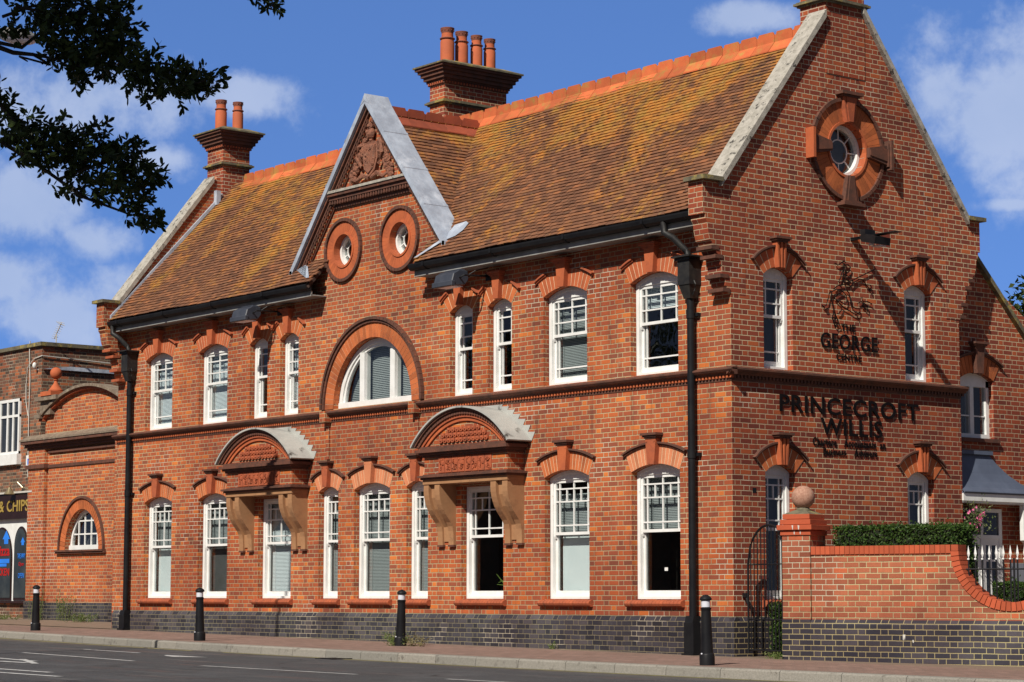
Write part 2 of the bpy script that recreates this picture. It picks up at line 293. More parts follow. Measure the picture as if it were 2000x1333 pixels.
# ------------------------------------------------------------------ mesh builder
class MB:
    def __init__(s): s.v = []; s.f = []
    def add(s, vs, fs):
        o = len(s.v); s.v += [tuple(p) for p in vs]; s.f += [tuple(i+o for i in f) for f in fs]; return s
    def quad(s, a, b, c, d): return s.add([a, b, c, d], [(0, 1, 2, 3)])
    def box(s, x0, x1, y0, y1, z0, z1):
        return s.add([(x0, y0, z0), (x1, y0, z0), (x1, y1, z0), (x0, y1, z0), (x0, y0, z1), (x1, y0, z1), (x1, y1, z1), (x0, y1, z1)],
                     [(0, 3, 2, 1), (4, 5, 6, 7), (0, 1, 5, 4), (1, 2, 6, 5), (2, 3, 7, 6), (3, 0, 4, 7)])
    def prism(s, pts, a, b, ax='y', bev=0):
        # pts: 2-D outline; extruded along ax from a to b. ax y: pts=(x,z); x: pts=(y,z); z: pts=(x,y)
        n = len(pts)
        def P(p, k): return (p[0], k, p[1]) if ax == 'y' else ((k, p[0], p[1]) if ax == 'x' else (p[0], p[1], k))
        vs = [P(p, a) for p in pts]+[P(p, b) for p in pts]
        return s.add(vs, [tuple(range(n))[::-1], tuple(range(n, 2*n))]+[(i, (i+1) % n, n+(i+1) % n, n+i) for i in range(n)])
    def strip(s, lo, hi, a, b, ax='y'):
        # solid between two polylines lo[i], hi[i] extruded a..b
        n = len(lo)
        for i in range(n-1): s.prism([lo[i], lo[i+1], hi[i+1], hi[i]], a, b, ax)
        return s
    def lathe(s, prof, c=(0, 0, 0), n=16, cap=True):
        o = []; fs = []
        for (r, z) in prof:
            for k in range(n):
                a = 2*math.pi*k/n; o.append((c[0]+r*math.cos(a), c[1]+r*math.sin(a), c[2]+z))
        m = len(prof)
        for i in range(m-1):
            for k in range(n): fs.append((i*n+k, i*n+(k+1) % n, (i+1)*n+(k+1) % n, (i+1)*n+k))
        if cap: fs += [tuple(range(n))[::-1], tuple(range((m-1)*n, m*n))]
        return s.add(o, fs)
    def tube(s, pts, r, n=6, r1=None):
        pts = [Vector(p) for p in pts]; o = []; fs = []; m = len(pts)
        for i, p in enumerate(pts):
            d = (pts[min(i+1, m-1)]-pts[max(i-1, 0)]); d = d.normalized() if d.length else Vector((0, 0, 1))
            a = d.cross(Vector((0, 0, 1)) if abs(d.z) < .9 else Vector((1, 0, 0))).normalized(); b = d.cross(a)
            rr = r if r1 is None else r+(r1-r)*i/(m-1)
            for k in range(n):
                q = 2*math.pi*k/n; o.append(p+a*rr*math.cos(q)+b*rr*math.sin(q))
        for i in range(m-1):
            for k in range(n): fs.append((i*n+k, i*n+(k+1) % n, (i+1)*n+(k+1) % n, (i+1)*n+k))
        fs += [tuple(range(n))[::-1], tuple(range((m-1)*n, m*n))]
        return s.add(o, fs)
    def sphere(s, c, r, n=16, m=10, sq=(1, 1, 1)):
        o = [(c[0], c[1], c[2]-r*sq[2])]; fs = []
        for i in range(1, m):
            th = math.pi*i/m
            for k in range(n):
                a = 2*math.pi*k/n; o.append((c[0]+r*sq[0]*math.sin(th)*math.cos(a), c[1]+r*sq[1]*math.sin(th)*math.sin(a), c[2]-r*sq[2]*math.cos(th)))
        o.append((c[0], c[1], c[2]+r*sq[2])); e = len(o)-1
        for k in range(n): fs.append((0, 1+(k+1) % n, 1+k)); fs.append((e, 1+(m-2)*n+k, 1+(m-2)*n+(k+1) % n))
        for i in range(m-2):
            for k in range(n): fs.append((1+i*n+k, 1+i*n+(k+1) % n, 1+(i+1)*n+(k+1) % n, 1+(i+1)*n+k))
        return s.add(o, fs)
    def halves(s):
        out = []
        for sg in (-1, 1):
            h = MB(); mp = {}
            for f in s.f:
                if (sum(s.v[i][0] for i in f)/len(f) > 0) == (sg > 0):
                    h.f.append(tuple(mp.setdefault(i, len(mp)) for i in f))
            h.v = [s.v[i] for i in mp]; out.append(h)
        return out
    def mesh(s, name, m, smooth=False, bevel=0, fix=True):
        me = bpy.data.meshes.new(name); me.from_pydata(s.v, [], s.f); me.validate()
        if fix or bevel:
            bm = bmesh.new(); bm.from_mesh(me)
            if bevel:
                bmesh.ops.bevel(bm, geom=list(bm.edges), offset=bevel, segments=1, affect='EDGES', clamp_overlap=True)
            bmesh.ops.recalc_face_normals(bm, faces=bm.faces); bm.to_mesh(me); bm.free()
        me.materials.append(m)
        if smooth:
            me.polygons.foreach_set('use_smooth', [True]*len(me.polygons))
            try: me.set_sharp_from_angle(angle=R_(40))
            except Exception: pass
        return me

def obj(name, mb, mat, parent=None, loc=(0, 0, 0), rz=0, smooth=False, bevel=0, label=None, fix=True):
    me = mb.mesh(name, mat, smooth, bevel, fix) if isinstance(mb, MB) else mb
    o = bpy.data.objects.new(name, me); S.collection.objects.link(o); o.location = loc; o.rotation_euler = (0, 0, rz)
    if parent: o.parent = parent
    if label: o['label'] = label
    return o
def thing(name, label, cat, loc=(0, 0, 0), rz=0, group=None):
    o = bpy.data.objects.new(name, None); o.empty_display_size = .2; S.collection.objects.link(o); o.location = loc; o.rotation_euler = (0, 0, rz)
    o['label'] = label; o['category'] = cat
    if group: o['group'] = group
    return o
def tag(o, label, cat, group=None, kind=None):
    o['label'] = label; o['category'] = cat
    if group: o['group'] = group
    if kind: o['kind'] = kind
    return o
def struct(name, mb, mat, label=None, **k):
    o = obj(name, mb, mat, **k); o['kind'] = 'structure'; o['label'] = label or name.replace('_', ' '); o['category'] = name.replace('_', ' '); return o
def gz(x, y=0): return .252-.0097*x+(.035*max(0, min(y, 4)) if x < -18 else 0)

# ------------------------------------------------------------------ wall with openings (slices in x)
def wall(mb, x0, x1, zb, zt, holes, y=0., depth=.11, xs=()):
    zb_ = zb if callable(zb) else (lambda x: zb); zt_ = zt if callable(zt) else (lambda x: zt)
    bx = {x0, x1} | {a for a in xs if x0 < a < x1}
    for h in holes:
        a, b, lo, hi, n = h
        for k in range(n+1): bx.add(a+(b-a)*k/n if n < 3 else a+(b-a)*(.5-.5*math.cos(math.pi*k/n)))
    bx = sorted(bx); out = [bx[0]]
    for v in bx[1:]:
        if v-out[-1] > 1e-5: out.append(v)
    for xa, xb in zip(out[:-1], out[1:]):
        mid = (xa+xb)/2; hs = [h for h in holes if h[0] < mid < h[1]]; hs.sort(key=lambda h: h[2](mid))
        e = 1e-7; ca = (zb_(xa+e), zb_(xb-e))
        for h in hs:
            la, lb = h[2](xa+e), h[2](xb-e)
            mb.quad((xa, y, ca[0]), (xb, y, ca[1]), (xb, y, lb), (xa, y, la))
            ha, hb = h[3](xa+e), h[3](xb-e)
            mb.quad((xa, y, la), (xb, y, lb), (xb, y+depth, lb), (xa, y+depth, la))
            mb.quad((xa, y, ha), (xb, y, hb), (xb, y+depth, hb), (xa, y+depth, ha))
            ca = (ha, hb)
        mb.quad((xa, y, ca[0]), (xb, y, ca[1]), (xb, y, zt_(xb-e)), (xa, y, zt_(xa+e)))
    for h in holes:
        for xx in (h[0], h[1]):
            e = 1e-7 if xx == h[0] else -1e-7; lo, hi = h[2](xx+e), h[3](xx+e)
            if hi-lo > .01: mb.quad((xx, y, lo), (xx, y, hi), (xx, y+depth, hi), (xx, y+depth, lo))
def seg(xc, hw, z0, zs, rise):
    R = (hw*hw+rise*rise)/(2*rise); cz = zs+rise-R
    return (xc-hw, xc+hw, lambda x: z0, lambda x: cz+math.sqrt(max(0, R*R-(x-xc)**2)), 10)
def flat(xc, hw, z0, z1): return (xc-hw, xc+hw, lambda x: z0, lambda x: z1, 1)
def semi(xc, r, z0): return (xc-r, xc+r, lambda x: z0, lambda x: z0+math.sqrt(max(0, r*r-(x-xc)**2)), 24)
def circ(xc, r, zc): return (xc-r, xc+r, lambda x: zc-math.sqrt(max(0, r*r-(x-xc)**2)), lambda x: zc+math.sqrt(max(0, r*r-(x-xc)**2)), 24)

# ================================================================== GROUND
KB = [(-60, -1.6), (-25, -2.15), (-17.57, -2.77), (-13, -3.14), (-8.76, -3.37), (-5, -3.40), (-.82, -3.36), (2.92, -3.10), (7.26, -2.60), (14, -1.9), (40, 1.5)]
def kerb_y(x):
    for (a, b), (c, d) in zip(KB[:-1], KB[1:]):
        if a <= x <= c: return b+(d-b)*(x-a)/(c-a)
    return KB[0][1] if x < KB[0][0] else KB[-1][1]
ter = MB(); G = 260
ter.quad((-G, -G, gz(-20)-.3), (G, -G, -.5), (G, G, -.5), (-G, G, gz(-20)-.3)); struct('ground', ter, GRAV, 'bare earth reaching the horizon')
rd = MB(); xs = [-60, -40, -25, -17.57, -13, -8.76, -5, -.82, 2.92, 7.26, 14, 22, 40]
for a, b in zip(xs[:-1], xs[1:]):
    rd.quad((a, -13.5, gz(a)-.12), (b, -13.5, gz(b)-.12), (b, kerb_y(b)-.05, gz(b)-.12), (a, kerb_y(a)-.05, gz(a)-.12))
struct('road', rd, ASP, 'dark asphalt road in front of the brick office')
pv = MB(); ys = [0, .5, 2, 4, 9, 14]
for a, b in zip(xs[:-1], xs[1:]):
    pv.quad((a, kerb_y(a)+.12, gz(a)), (b, kerb_y(b)+.12, gz(b)), (b, max(.0, kerb_y(b)+.12), gz(b)), (a, max(0, kerb_y(a)+.12), gz(a)))
for a, b in zip(xs[:-1], xs[1:]):
    a2, b2 = a, b
    for y0, y1 in zip(ys[:-1], ys[1:]):
        if b <= -17.5: pv.quad((a, y0, gz(a-1, y0)), (b, y0, gz(b-1, y0)), (b, y1, gz(b-1, y1)), (a, y1, gz(a-1, y1)))
        elif a >= -.9 and b > 0: pv.quad((max(a, -.0), y0, gz(max(a, 0))), (b, y0, gz(b)), (b, y1, gz(b)), (max(a, 0), y1, gz(max(a, 0))))
struct('pavement', pv, PAV, 'red block pavement along the front of the office')
fp = MB(); fp.quad((-30, -22, .33), (40, -22, -.2), (40, -13.5, -.2), (-30, -13.5, .33))
fp.quad((-30, -13.5, .33), (40, -13.5, -.2), (40, -13.5, -.4), (-30, -13.5, .1))
struct('verge', fp, SOIL, 'bare verge on the near side of the road')
kb = MB(); x = -40.
while x < 30:
    x2 = x+.915; ya, yb = kerb_y(x), kerb_y(x2-.008); za, zb2 = gz(x), gz(x2)
    P = lambda xx, yy, z: (xx, yy, z)
    xe = x2-.010
    prof = [(-.055, -.14), (-.045, -.02), (-.02, .001), (.12, .004), (.12, -.14)]
    vs = [(x, ya+p[0], za+p[1]) for p in prof]+[(xe, yb+p[0], zb2+p[1]) for p in prof]
    kb.add(vs, [(4, 3, 2, 1, 0), (5, 6, 7, 8, 9)]+[(i, (i+1) % 5, 5+(i+1) % 5, 5+i) for i in range(5)])
    x = x2
struct('kerb', kb, KRB, 'pale concrete kerb stones between road and pavement')
def mark(pts, wd, mat, name, lab, dz=.004):
    m = MB()
    for (a, b), (c, d) in zip(pts[:-1], pts[1:]):
        n = Vector((b-d, c-a, 0)).normalized()*wd/2
        m.quad((a-n.x, b-n.y, gz(a)-.12+dz), (c-n.x, d-n.y, gz(c)-.12+dz), (c+n.x, d+n.y, gz(c)-.12+dz), (a+n.x, b+n.y, gz(a)-.12+dz))
    return struct(name, m, mat, lab)
mark([(x, kerb_y(x)-.30) for x in (-40, -25, -17.57, -13, -8.76)], .07, YEL, 'yellow_line', 'yellow line along the kerb, left stretch')
mark([(x, kerb_y(x)-.24) for x in (-7.9, -5, -.82, 2.92, 7.26, 14, 30)], .06, YEL, 'yellow_line', 'yellow line along the kerb, right stretch')
mark([(-9.3, -6.45), (-7, -6.58), (-5.25, -6.7)], .09, WLN, 'white_lane_line', 'long thin white lane line at the left of the road')
mark([(-3.3, -6.75), (0, -6.5)], .085, WLN, 'white_lane_line', 'white lane dash in the middle of the frame')
mark([(1.6, -6.3), (5, -6.0)], .085, WLN, 'white_lane_line', 'white lane dash at the bottom edge')
mark([(-10.2, -4.85), (-8.25, -4.92)], .09, WLN, 'white_lane_line', 'short white dash nearest the kerb on the left')
m_ = MB(); zz = lambda x: gz(x)-.12+.004
m_.add([(a, b, zz(a)) for a, b in [(-7.2, -5.05), (-6.05, -5.0), (-6.5, -5.35), (-7.0, -5.2)]], [(0, 1, 2, 3)]); struct('white_road_marking', m_, WLN, 'small white wedge marking beside the kerb')
for i, (a, b) in enumerate([(-8.6, -7.2), (-5.2, -8.3)]): pass
mark([(-8.6, -7.75), (-5.8, -7.95)], .12, WLN, 'white_road_marking', 'upper bar of the worn white arrow at the left edge')
mark([(-8.3, -8.6), (-5.3, -8.3)], .16, WLN, 'white_road_marking', 'lower bar of the worn white arrow at the left edge')
mark([(-6.6, -7.75), (-5.0, -8.35)], .10, WLN, 'white_road_marking', 'slanting bar of the worn white arrow')
mark([(-4.4, -9.6), (-2.3, -9.5)], .12, WLN, 'white_road_marking', 'worn white bar at the bottom left corner')
mark([(-3.7, -10.1), (-1.2, -9.95)], .12, WLN, 'white_road_marking', 'lowest worn white bar at the bottom left corner')

gp = MB()
for k in range(9): gp.box(-4.9+k*.045, -4.875+k*.045, kerb_y(-4.8)-.42, kerb_y(-4.8)-.10, gz(-4.8)-.122, gz(-4.8)-.110)
gp.box(-4.94, -4.90, kerb_y(-4.8)-.44, kerb_y(-4.8)-.08, gz(-4.8)-.123, gz(-4.8)-.108); gp.box(-4.52, -4.48, kerb_y(-4.8)-.44, kerb_y(-4.8)-.08, gz(-4.8)-.123, gz(-4.8)-.108)
tag(obj('drain_grate', gp, IRON), 'dark iron drain grate in the gutter beside the kerb', 'drain')
# ================================================================== MAIN BUILDING
L = -18.1; W = 4.98; CX = -9.0
bld = thing('office_building', 'long red brick Victorian office with mossy tiled roof and central gable', 'building')
side_rot = math.pi/2
GW = [(-16.38, .54), (-14.28, .54), (-8.975, .54), (-3.70, .54), (-1.64, .535)]        # wide ground windows
GN = [(-10.32, .31), (-7.64, .31)]
GD = [(-12.09, .56), (-5.85, .56)]
UW = [(-16.43, .53), (-14.35, .53), (-3.735, .535), (-1.65, .53)]
UN = [(-12.71, .31), (-11.66, .31), (-6.43, .31), (-5.39, .31)]
Z0, ZS, RISE = 1.06, 2.955, .11
U0, US, URISE = 4.41, 5.82, .13
holes = [seg(x, h, Z0, ZS, RISE) for x, h in GW]+[seg(x, h, Z0, ZS, .09) for x, h in GN]+[flat(x, h, Z0, 2.895) for x, h in GD]
holes += [seg(x, h, U0, US, URISE) for x, h in UW]+[seg(x, h, U0, US, .11) for x, h in UN]+[semi(CX, 1.19, 4.42)]
RC = [(-9.90, 7.26), (-8.18, 7.26)]; RR = .285
holes += [circ(x, RR, z) for x, z in RC]
GAPX, GHALF, GSL = 9.80, 2.37, 1.215
def gtop(x):
    base = 6.55
    g = GAPX-.12-abs(x-CX)*GSL
    return max(base, g)
wm = MB(); wall(wm, L, 0, .2, gtop, holes, xs=[CX, CX-2.57, CX+2.57])
obj('wall', wm, BR, bld, label='front wall of red Flemish bond brick')
# side wall (local x = world Y)
SG = [(.96, .30), (4.01, .30)]
sh = [seg(x, h, Z0, 2.90, .12) for x, h in SG]+[seg(x, h, U0, 5.80, .12) for x, h in SG]+[circ(2.47, .40, 7.86)]
def stop(x): return 10.05-abs(x-W/2)*1.115 if 0 < x < W else 6.9
sw = MB(); wall(sw, 0, W, .2, lambda x: 10.0-abs(x-W/2)*1.115, sh, xs=[W/2])
obj('wall', sw, BRS, bld, rz=side_rot, label='gable end wall with lettering')
bk = MB(); bk.box(L, -.02, W-.3, W, .2, 6.6); bk.prism([(.03, .2), (W-.02, .2), (W-.02, 7.0), (W/2, 9.95), (.03, 7.0)], L+.02, L+.30, 'x')
bk.prism([(.35, 6.5), (W-.35, 6.5), (W-.35, 7.0), (W/2, 9.70), (.35, 7.0)], -.60, -.55, 'x'); obj('wall', bk, BRS, bld)
# inner rooms
rm = MB(); rm.box(L+.35, -.35, 1.3, 1.4, .2, 6.5); rm.box(L+.35, -.35, .03, 4.6, 4.12, 4.3); rm.box(L+.35, -.35, .03, 4.6, .5, .95); rm.box(L+.35, -.35, .03, 4.6, 6.45, 6.5)
for x in (-15.35, -13.2, -11, -7.0, -4.75, -2.7): rm.box(x-.05, x+.05, .13, 1.3, .95, 6.45)
obj('interior_wall', rm, ROOM, bld)
rd2 = MB(); rd2.box(-2.64, -.37, 1.2, 1.28, .96, 6.44); rd2.box(-4.69, -2.76, 1.2, 1.28, .96, 6.44); rd2.box(-6.94, -4.82, 1.2, 1.28, .96, 6.44); rd2.box(-.5, -.4, .2, 1.2, .96, 6.44)
obj('interior_wall', rd2, DKROOM, bld)
# plinth
pl = MB(); prof = [(-.045, .1), (-.045, .745), (-.001, .815), (.05, .815), (.05, .1)]
pl.prism([(p[0], p[1]) for p in prof], L-.0, .045, 'x'); obj('plinth', pl, BB, bld)
pl2 = MB(); prof = [(.0465, .1), (.0465, .745), (.001, .813), (-.05, .813), (-.05, .1)]
pl2.prism([(p[0], p[1]) for p in prof], -.04, W, 'y'); obj('plinth', pl2, BB2, bld)
# string course: moulding, dentils, fillet
sc = MB()
mould = [(0, 4.275), (-.05, 4.275), (-.06, 4.30), (-.10, 4.315), (-.125, 4.345), (-.125, 4.365), (-.10, 4.375), (.0, 4.40)]
sc.prism(mould, L-.02, .125, 'x')
sc.prism([(.125-0, 4.40-.03)]+[(-p[0], p[1]) for p in mould[1:]]+[(0, 4.40), (0, 4.275)], -.10, W+.06, 'y')
sc.box(L, .012, -.012, .05, 4.19, 4.262); sc.box(-.05, .011, -.01, W, 4.19, 4.262)
obj('string_course', sc, TERD, bld)
dn = MB(); x = L+.03
while x < .03:
    dn.box(x, x+.036, -.045, .01, 4.232, 4.29); x += .072
dn2 = MB(); y = 0.01
while y < W:
    dn2.box(-.01, .045, y, y+.036, 4.232, 4.29); y += .072
obj('dentils', dn, TERO, bld, label='row of small brick dentils under the string course')['kind'] = 'stuff'
obj('dentils', dn2, TERD, bld, label='brick dentils coloured shadow-dark under the string course of the gable end')  # dark colour stands in for the string course shadow on these dentils
for x in (-10.33, -7.63): st = MB(); st.box(x-.045, x+.045, -.035, .02, 3.53, 4.19); st.box(x-.09, x+.09, -.15, .02, 4.19, 4.385); obj('pilaster_strip', st, BR, bld)

# ---------------------------------------------------------- arches
def arch_mesh(hw, zs, rise, th, kw, dep=.012, y=0., nv=None, half_extra=0.):
    R = (hw*hw+rise*rise)/(2*rise); cz = zs+rise-R; a1 = math.asin(min(1, hw/R)); R2 = R+th
    m = MB(); ka = math.asin(min(1, kw/2/R)); n = nv or max(3, int((a1-ka)*R/.068))
    for sgn in (-1, 1):
        for i in range(n):
            a, b = ka+(a1-ka)*i/n+.005/R, ka+(a1-ka)*(i+1)/n-.005/R
            pts = [(sgn*R*math.sin(a), cz+R*math.cos(a)), (sgn*R*math.sin(b), cz+R*math.cos(b)), (sgn*R2*math.sin(b), cz+R2*math.cos(b)), (sgn*R2*math.sin(a), cz+R2*math.cos(a))]
            m.prism(pts, y-dep, y+.10)
    bk = MB(); q = 12
    for i in range(q):
        a, b = -a1+2*a1*i/q, -a1+2*a1*(i+1)/q
        r1, r2 = R+.004, R2
        bk.prism([(r1*math.sin(a), cz+r1*math.cos(a)), (r1*math.sin(b), cz+r1*math.cos(b)), (r2*math.sin(b), cz+r2*math.cos(b)), (r2*math.sin(a), cz+r2*math.cos(a))], y-dep+.003, y+.09)
    return m, bk, R, cz, a1, R2
def hood_mesh(R2, cz, a1, kw, th=.05, pr=.065, full=True, frac=0.):
    m = MB(); ka = math.asin(min(1, kw/2/R2)); q = 8; a1 = a1+.03/R2*1.5
    s0 = ka+(a1-ka)*frac
    for sgn in (-1, 1):
        for i in range(q):
            a, b = s0+(a1-s0)*i/q, s0+(a1-s0)*(i+1)/q
            for (ra, rb, p) in ((R2, R2+th*.5, pr*.6), (R2+th*.5-.001, R2+th, pr)):
                m.prism([(sgn*ra*math.sin(a), cz+ra*math.cos(a)), (sgn*ra*math.sin(b), cz+ra*math.cos(b)), (sgn*rb*math.sin(b), cz+rb*math.cos(b)), (sgn*rb*math.sin(a), cz+rb*math.cos(a))], -p, .02)
    return m
def key_mesh(zb, zt, wb, wt, pr=.10, flutes=False):
    m = MB()
    if flutes:
        for k in range(5):
            f0, f1 = k/5, (k+1)/5; p = pr if k % 2 == 0 else pr*.72
            m.prism([(-wb/2+wb*f0, zb), (-wb/2+wb*f1, zb), (-wt/2+wt*f1, zt), (-wt/2+wt*f0, zt)], -p, .02)
    else:
        m.prism([(-wb/2, zb), (wb/2, zb), (wt/2, zt), (-wt/2, zt)], -pr, .02)
        m.box(-wt/2+.02, -wt/2+.045, -pr-.006, -pr+.01, zt-.05, zt-.025); m.box(wt/2-.045, wt/2-.02, -pr-.006, -pr+.01, zt-.05, zt-.025)
    c = MB(); c.box(-wt/2-.012, wt/2+.012, -pr-.012, .02, zt, zt+.022); c.box(-wt/2-.035, wt/2+.035, -pr-.03, .02, zt+.022, zt+.05); c.box(-wt/2-.06, wt/2+.06, -pr-.055, .02, zt+.05, zt+.085)
    return m, c

# ---------------------------------------------------------- sash windows
_cache = {}
def cached(key, fn):
    if key not in _cache: _cache[key] = fn()
    return _cache[key]
def window_frame(hw, z0, zs, rise, flat_top=False):
    m = MB(); y0, y1 = .112, .25; jt = .065
    m.box(-hw, -hw+jt, y0, y1, z0, zs); m.box(hw-jt, hw, y0, y1, z0, zs); m.box(-hw+jt, hw-jt, y0-.02, y1, z0, z0+.045)
    zt = zs-.04
    if flat_top: m.box(-hw+jt, hw-jt, y0, y1, zs-.05, zs)
    else:
        R = (hw*hw+rise*rise)/(2*rise); cz = zs+rise-R; q = 12
        lo = [(-hw+2*hw*i/q, zt) for i in range(q+1)]; hi = [(x, cz+math.sqrt(R*R-x*x)-.001) for x, _ in lo]
        for i in range(q): m.prism([lo[i], lo[i+1], hi[i+1], hi[i]], y0+.004, y1)
        lo2 = [(-hw+2*hw*i/q, cz+math.sqrt(R*R-(-hw+2*hw*i/q)**2)-.06) for i in range(q+1)]
        for i in range(q): m.prism([lo2[i], lo2[i+1], hi[i+1], hi[i]], y0-.004, y0+.03)
    return m
def sash(x0, x1, z0, z1, y, bars_v=(), bars_h=(), st=.045, rb=.045, rt_=.045, horns=0, part_v=()):
    m = MB(); d = .04
    m.box(x0, x0+st, y, y+d, z0, z1); m.box(x1-st, x1, y, y+d, z0, z1); m.box(x0+st, x1-st, y, y+d, z0, z0+rb); m.box(x0+st, x1-st, y, y+d, z1-rt_, z1)
    for k, v in enumerate(bars_v): m.box(v-.011, v+.011, y+.006+.0005*k, y+d-.006, z0+rb, z1-rt_)
    for k, h in enumerate(bars_h): m.box(x0+st, x1-st, y+.003, y+d-.004, h-.011, h+.011)
    for (v, a, b) in part_v: m.box(v-.011, v+.011, y+.007, y+d-.007, a, b)
    if horns:
        for xx in (x0, x1-.035): m.prism([(y, z0), (y+d, z0), (y+d, z0-.06), (y+.015, z0-.055), (y, z0-.02)], xx, xx+.035, 'x')
    return m
def blinds(x0, x1, za, zb, y=.27, pitch=.025):
    m = MB(); z = za
    while z < zb: m.quad((x0, y, z), (x1, y, z), (x1, y+.010, z+.0225), (x0, y+.010, z+.0225)); z += pitch
    for x in (x0+.12*(x1-x0), x0+.86*(x1-x0)): m.box(x-.006, x+.006, y-.006, y-.003, za, zb)
    return m
def sash_window(par, loc, rz, kind, hw, z0, zs, rise, zm, blind=None, arch='full', key=None, sill=True, archmat=None, keymat=None, hoodm=None, label=None, flat_top=False, capmat=None, fl=False, kt=None):
    k0 = (kind, round(hw, 3), z0, zs)
    fr = obj('window', cached(('f',)+k0, lambda: window_frame(hw, z0, zs, rise, flat_top).mesh('window', WHT, bevel=.003)), WHT, par, loc, rz, label=label)
    a = hw-.065; x0, x1 = -a, a; zt = zs-.04 if not flat_top else zs-.05; g = .085 if hw > .4 else .075; wide = hw > .4
    x_in0, x_in1 = x0+.045, x1-.045
    vs = [x0+.045+g, x1-.045-g]+([0] if wide else [])
    if kind == 'g':
        h1, h2, h3 = zt-.14, zt-.34, zm+.15
        pv_ = [((x0+.045+g)/2, h2, h1), ((x1-.045-g)/2, h2, h1)] if wide else [(0, h2, h1)]
        us = sash(x0, x1, zm, zt, .135, vs, (h1, h2, h3), part_v=pv_, horns=1)
        ls = sash(x0, x1, z0+.045, zm+.04, .178, (), (), rb=.085, rt_=.03)
    else:
        us = sash(x0, x1, zm, zt, .135, vs, (zt-.15, (zt-.15+zm)/2), horns=1)
        ls = sash(x0, x1, z0+.045, zm+.04, .178, [x0+.045+g*.6, x1-.045-g*.6], (z0+.27,), rb=.085, rt_=.03)
    ku = ('us',)+k0; kl = ('ls',)+k0
    obj('upper_sash', cached(ku, lambda: us.mesh('upper_sash', WHT)), WHT, fr); obj('lower_sash', cached(kl, lambda: ls.mesh('lower_sash', WHT)), WHT, fr)
    def pane():
        p = MB(); p.quad((x0+.04, .155, zm+.04), (x1-.04, .155, zm+.04), (x1-.04, .155, zt-.04), (x0+.04, .155, zt-.04))
        p.quad((x0+.04, .198, z0+.12), (x1-.04, .198, z0+.12), (x1-.04, .198, zm+.012), (x0+.04, .198, zm+.012)); return p.mesh('pane', GLS)
    obj('pane', cached(('p',)+k0, pane), GLS, fr)
    for (za, zb, mt, tp) in (blind or []):
        if tp == 's': obj('blind', blinds(x0+.01, x1-.01, za, zb), mt, fr)
        else:
            q = MB(); q.box(x0+.02, x1-.02, .30, .32, za, zb); obj('blind', q, mt, fr)  # flat sheet; interior-coloured ones stand in for the shaded room
    if sill:
        s = MB(); n = max(4, int((2*hw+.18)/.075)); wv = (2*hw+.18)/n
        for i in range(n):
            xa = -hw-.09+wv*i
            s.prism([(.02, .945), (-.05, .945), (-.08, .965), (-.095, .995), (-.08, 1.025), (-.04, 1.045), (.11, 1.058), (.11, 1.0)], xa+.003, xa+wv-.003, 'x')
        obj('sill', cached(('sill', round(hw, 3)), lambda: s.mesh('sill', TER)), TER, fr)
    if arch:
        am = archmat or RUB; kw = .15 if wide else .13
        th = .275
        m, bk, R, cz, a1, R2 = arch_mesh(hw, zs, rise, th, kw)
        for h_ in m.halves(): obj('arch', h_, am, fr)
        obj('arch', bk, MORT, fr, label='lime mortar joints of the arch')
        for h_ in hood_mesh(R2, cz, a1, kw*1.3, frac=0 if hoodm != 'ends' else .55).halves(): obj('hood_mould', h_, TERD if hoodm != 'ends' else TER, fr)
        kz = kt or zs+rise+.37
        km, cm = key_mesh(zs+rise-.012, kz, kw, kw*1.55, flutes=fl)
        obj('keystone', km, keymat or TER, fr); obj('keystone', cm, capmat or TERD, fr, label='moulded cap of the keystone')
    return fr

zmG = 2.055; zmU = 5.18
g_b = {0: [(1.15, 2.1, BOARD, 'b'), (2.1, 2.9, BLN, 's')], 1: [(1.15, 2.1, ROOM, 'b'), (2.1, 2.9, BLN, 's')], 2: [(1.15, 2.9, BLN, 's')], 3: [(1.15, 2.1, BOARD, 'b'), (2.08, 2.7, BLN, 's')], 4: [(2.1, 2.9, BLN, 's')]}
gl = ['ground floor window beside the left drainpipe', 'second ground floor window from the left drainpipe', 'middle ground floor window between two narrow ones', 'ground floor window with a white board behind its lower pane', 'ground floor window beside the right drainpipe, dark with a small white sticker']
for i, (x, h) in enumerate(GW):
    f = sash_window(bld, (x, 0, 0), 0, 'g', .537, Z0, ZS, RISE, zmG, g_b[i], archmat=RUBP if i in (2, 4) else RUB, keymat=RUBP if i == 2 else (TERO if i == 3 else TER), label=gl[i])
    if i == 4:
        s = MB(); s.box(-.02, .05, .19, .192, 1.48, 1.53); obj('sticker', s, WHT, f)
gln = ['narrow ground floor window left of centre', 'narrow ground floor window right of centre, touching the right canopy']
for i, (x, h) in enumerate(GN): sash_window(bld, (x, 0, 0), 0, 'g', .31, Z0, ZS, .09, zmG, [(1.15, 2.9, BLN, 's')], keymat=TER, label=gln[i], archmat=RUBP)
for i, (x, h) in enumerate(GD): sash_window(bld, (x, 0, 0), 0, 'g', .56, Z0, 2.895, .1, zmG, [(1.15, 2.9, BLNL, 's')] if i == 0 else None, arch=None, label=['window under the left canopy', 'dark window under the right canopy'][i], flat_top=True)
ul = ['upper window beside the left drainpipe', 'second upper window from the left drainpipe', 'upper window with closed blue grey blind', 'upper window beside the right drainpipe with half raised blind']
ub = [[(4.5, 5.9, BLNL, 's')], [(4.5, 5.9, BLNL, 's')], [(4.5, 5.9, BLN, 's')], [(5.45, 5.9, BLNL, 's')]]
for i, (x, h) in enumerate(UW): sash_window(bld, (x, 0, 0), 0, 'u', .53, U0, US, URISE, zmU, ub[i], sill=False, hoodm='ends', keymat=TERO, label=ul[i], archmat=TERO, capmat=TER, kt=6.3)
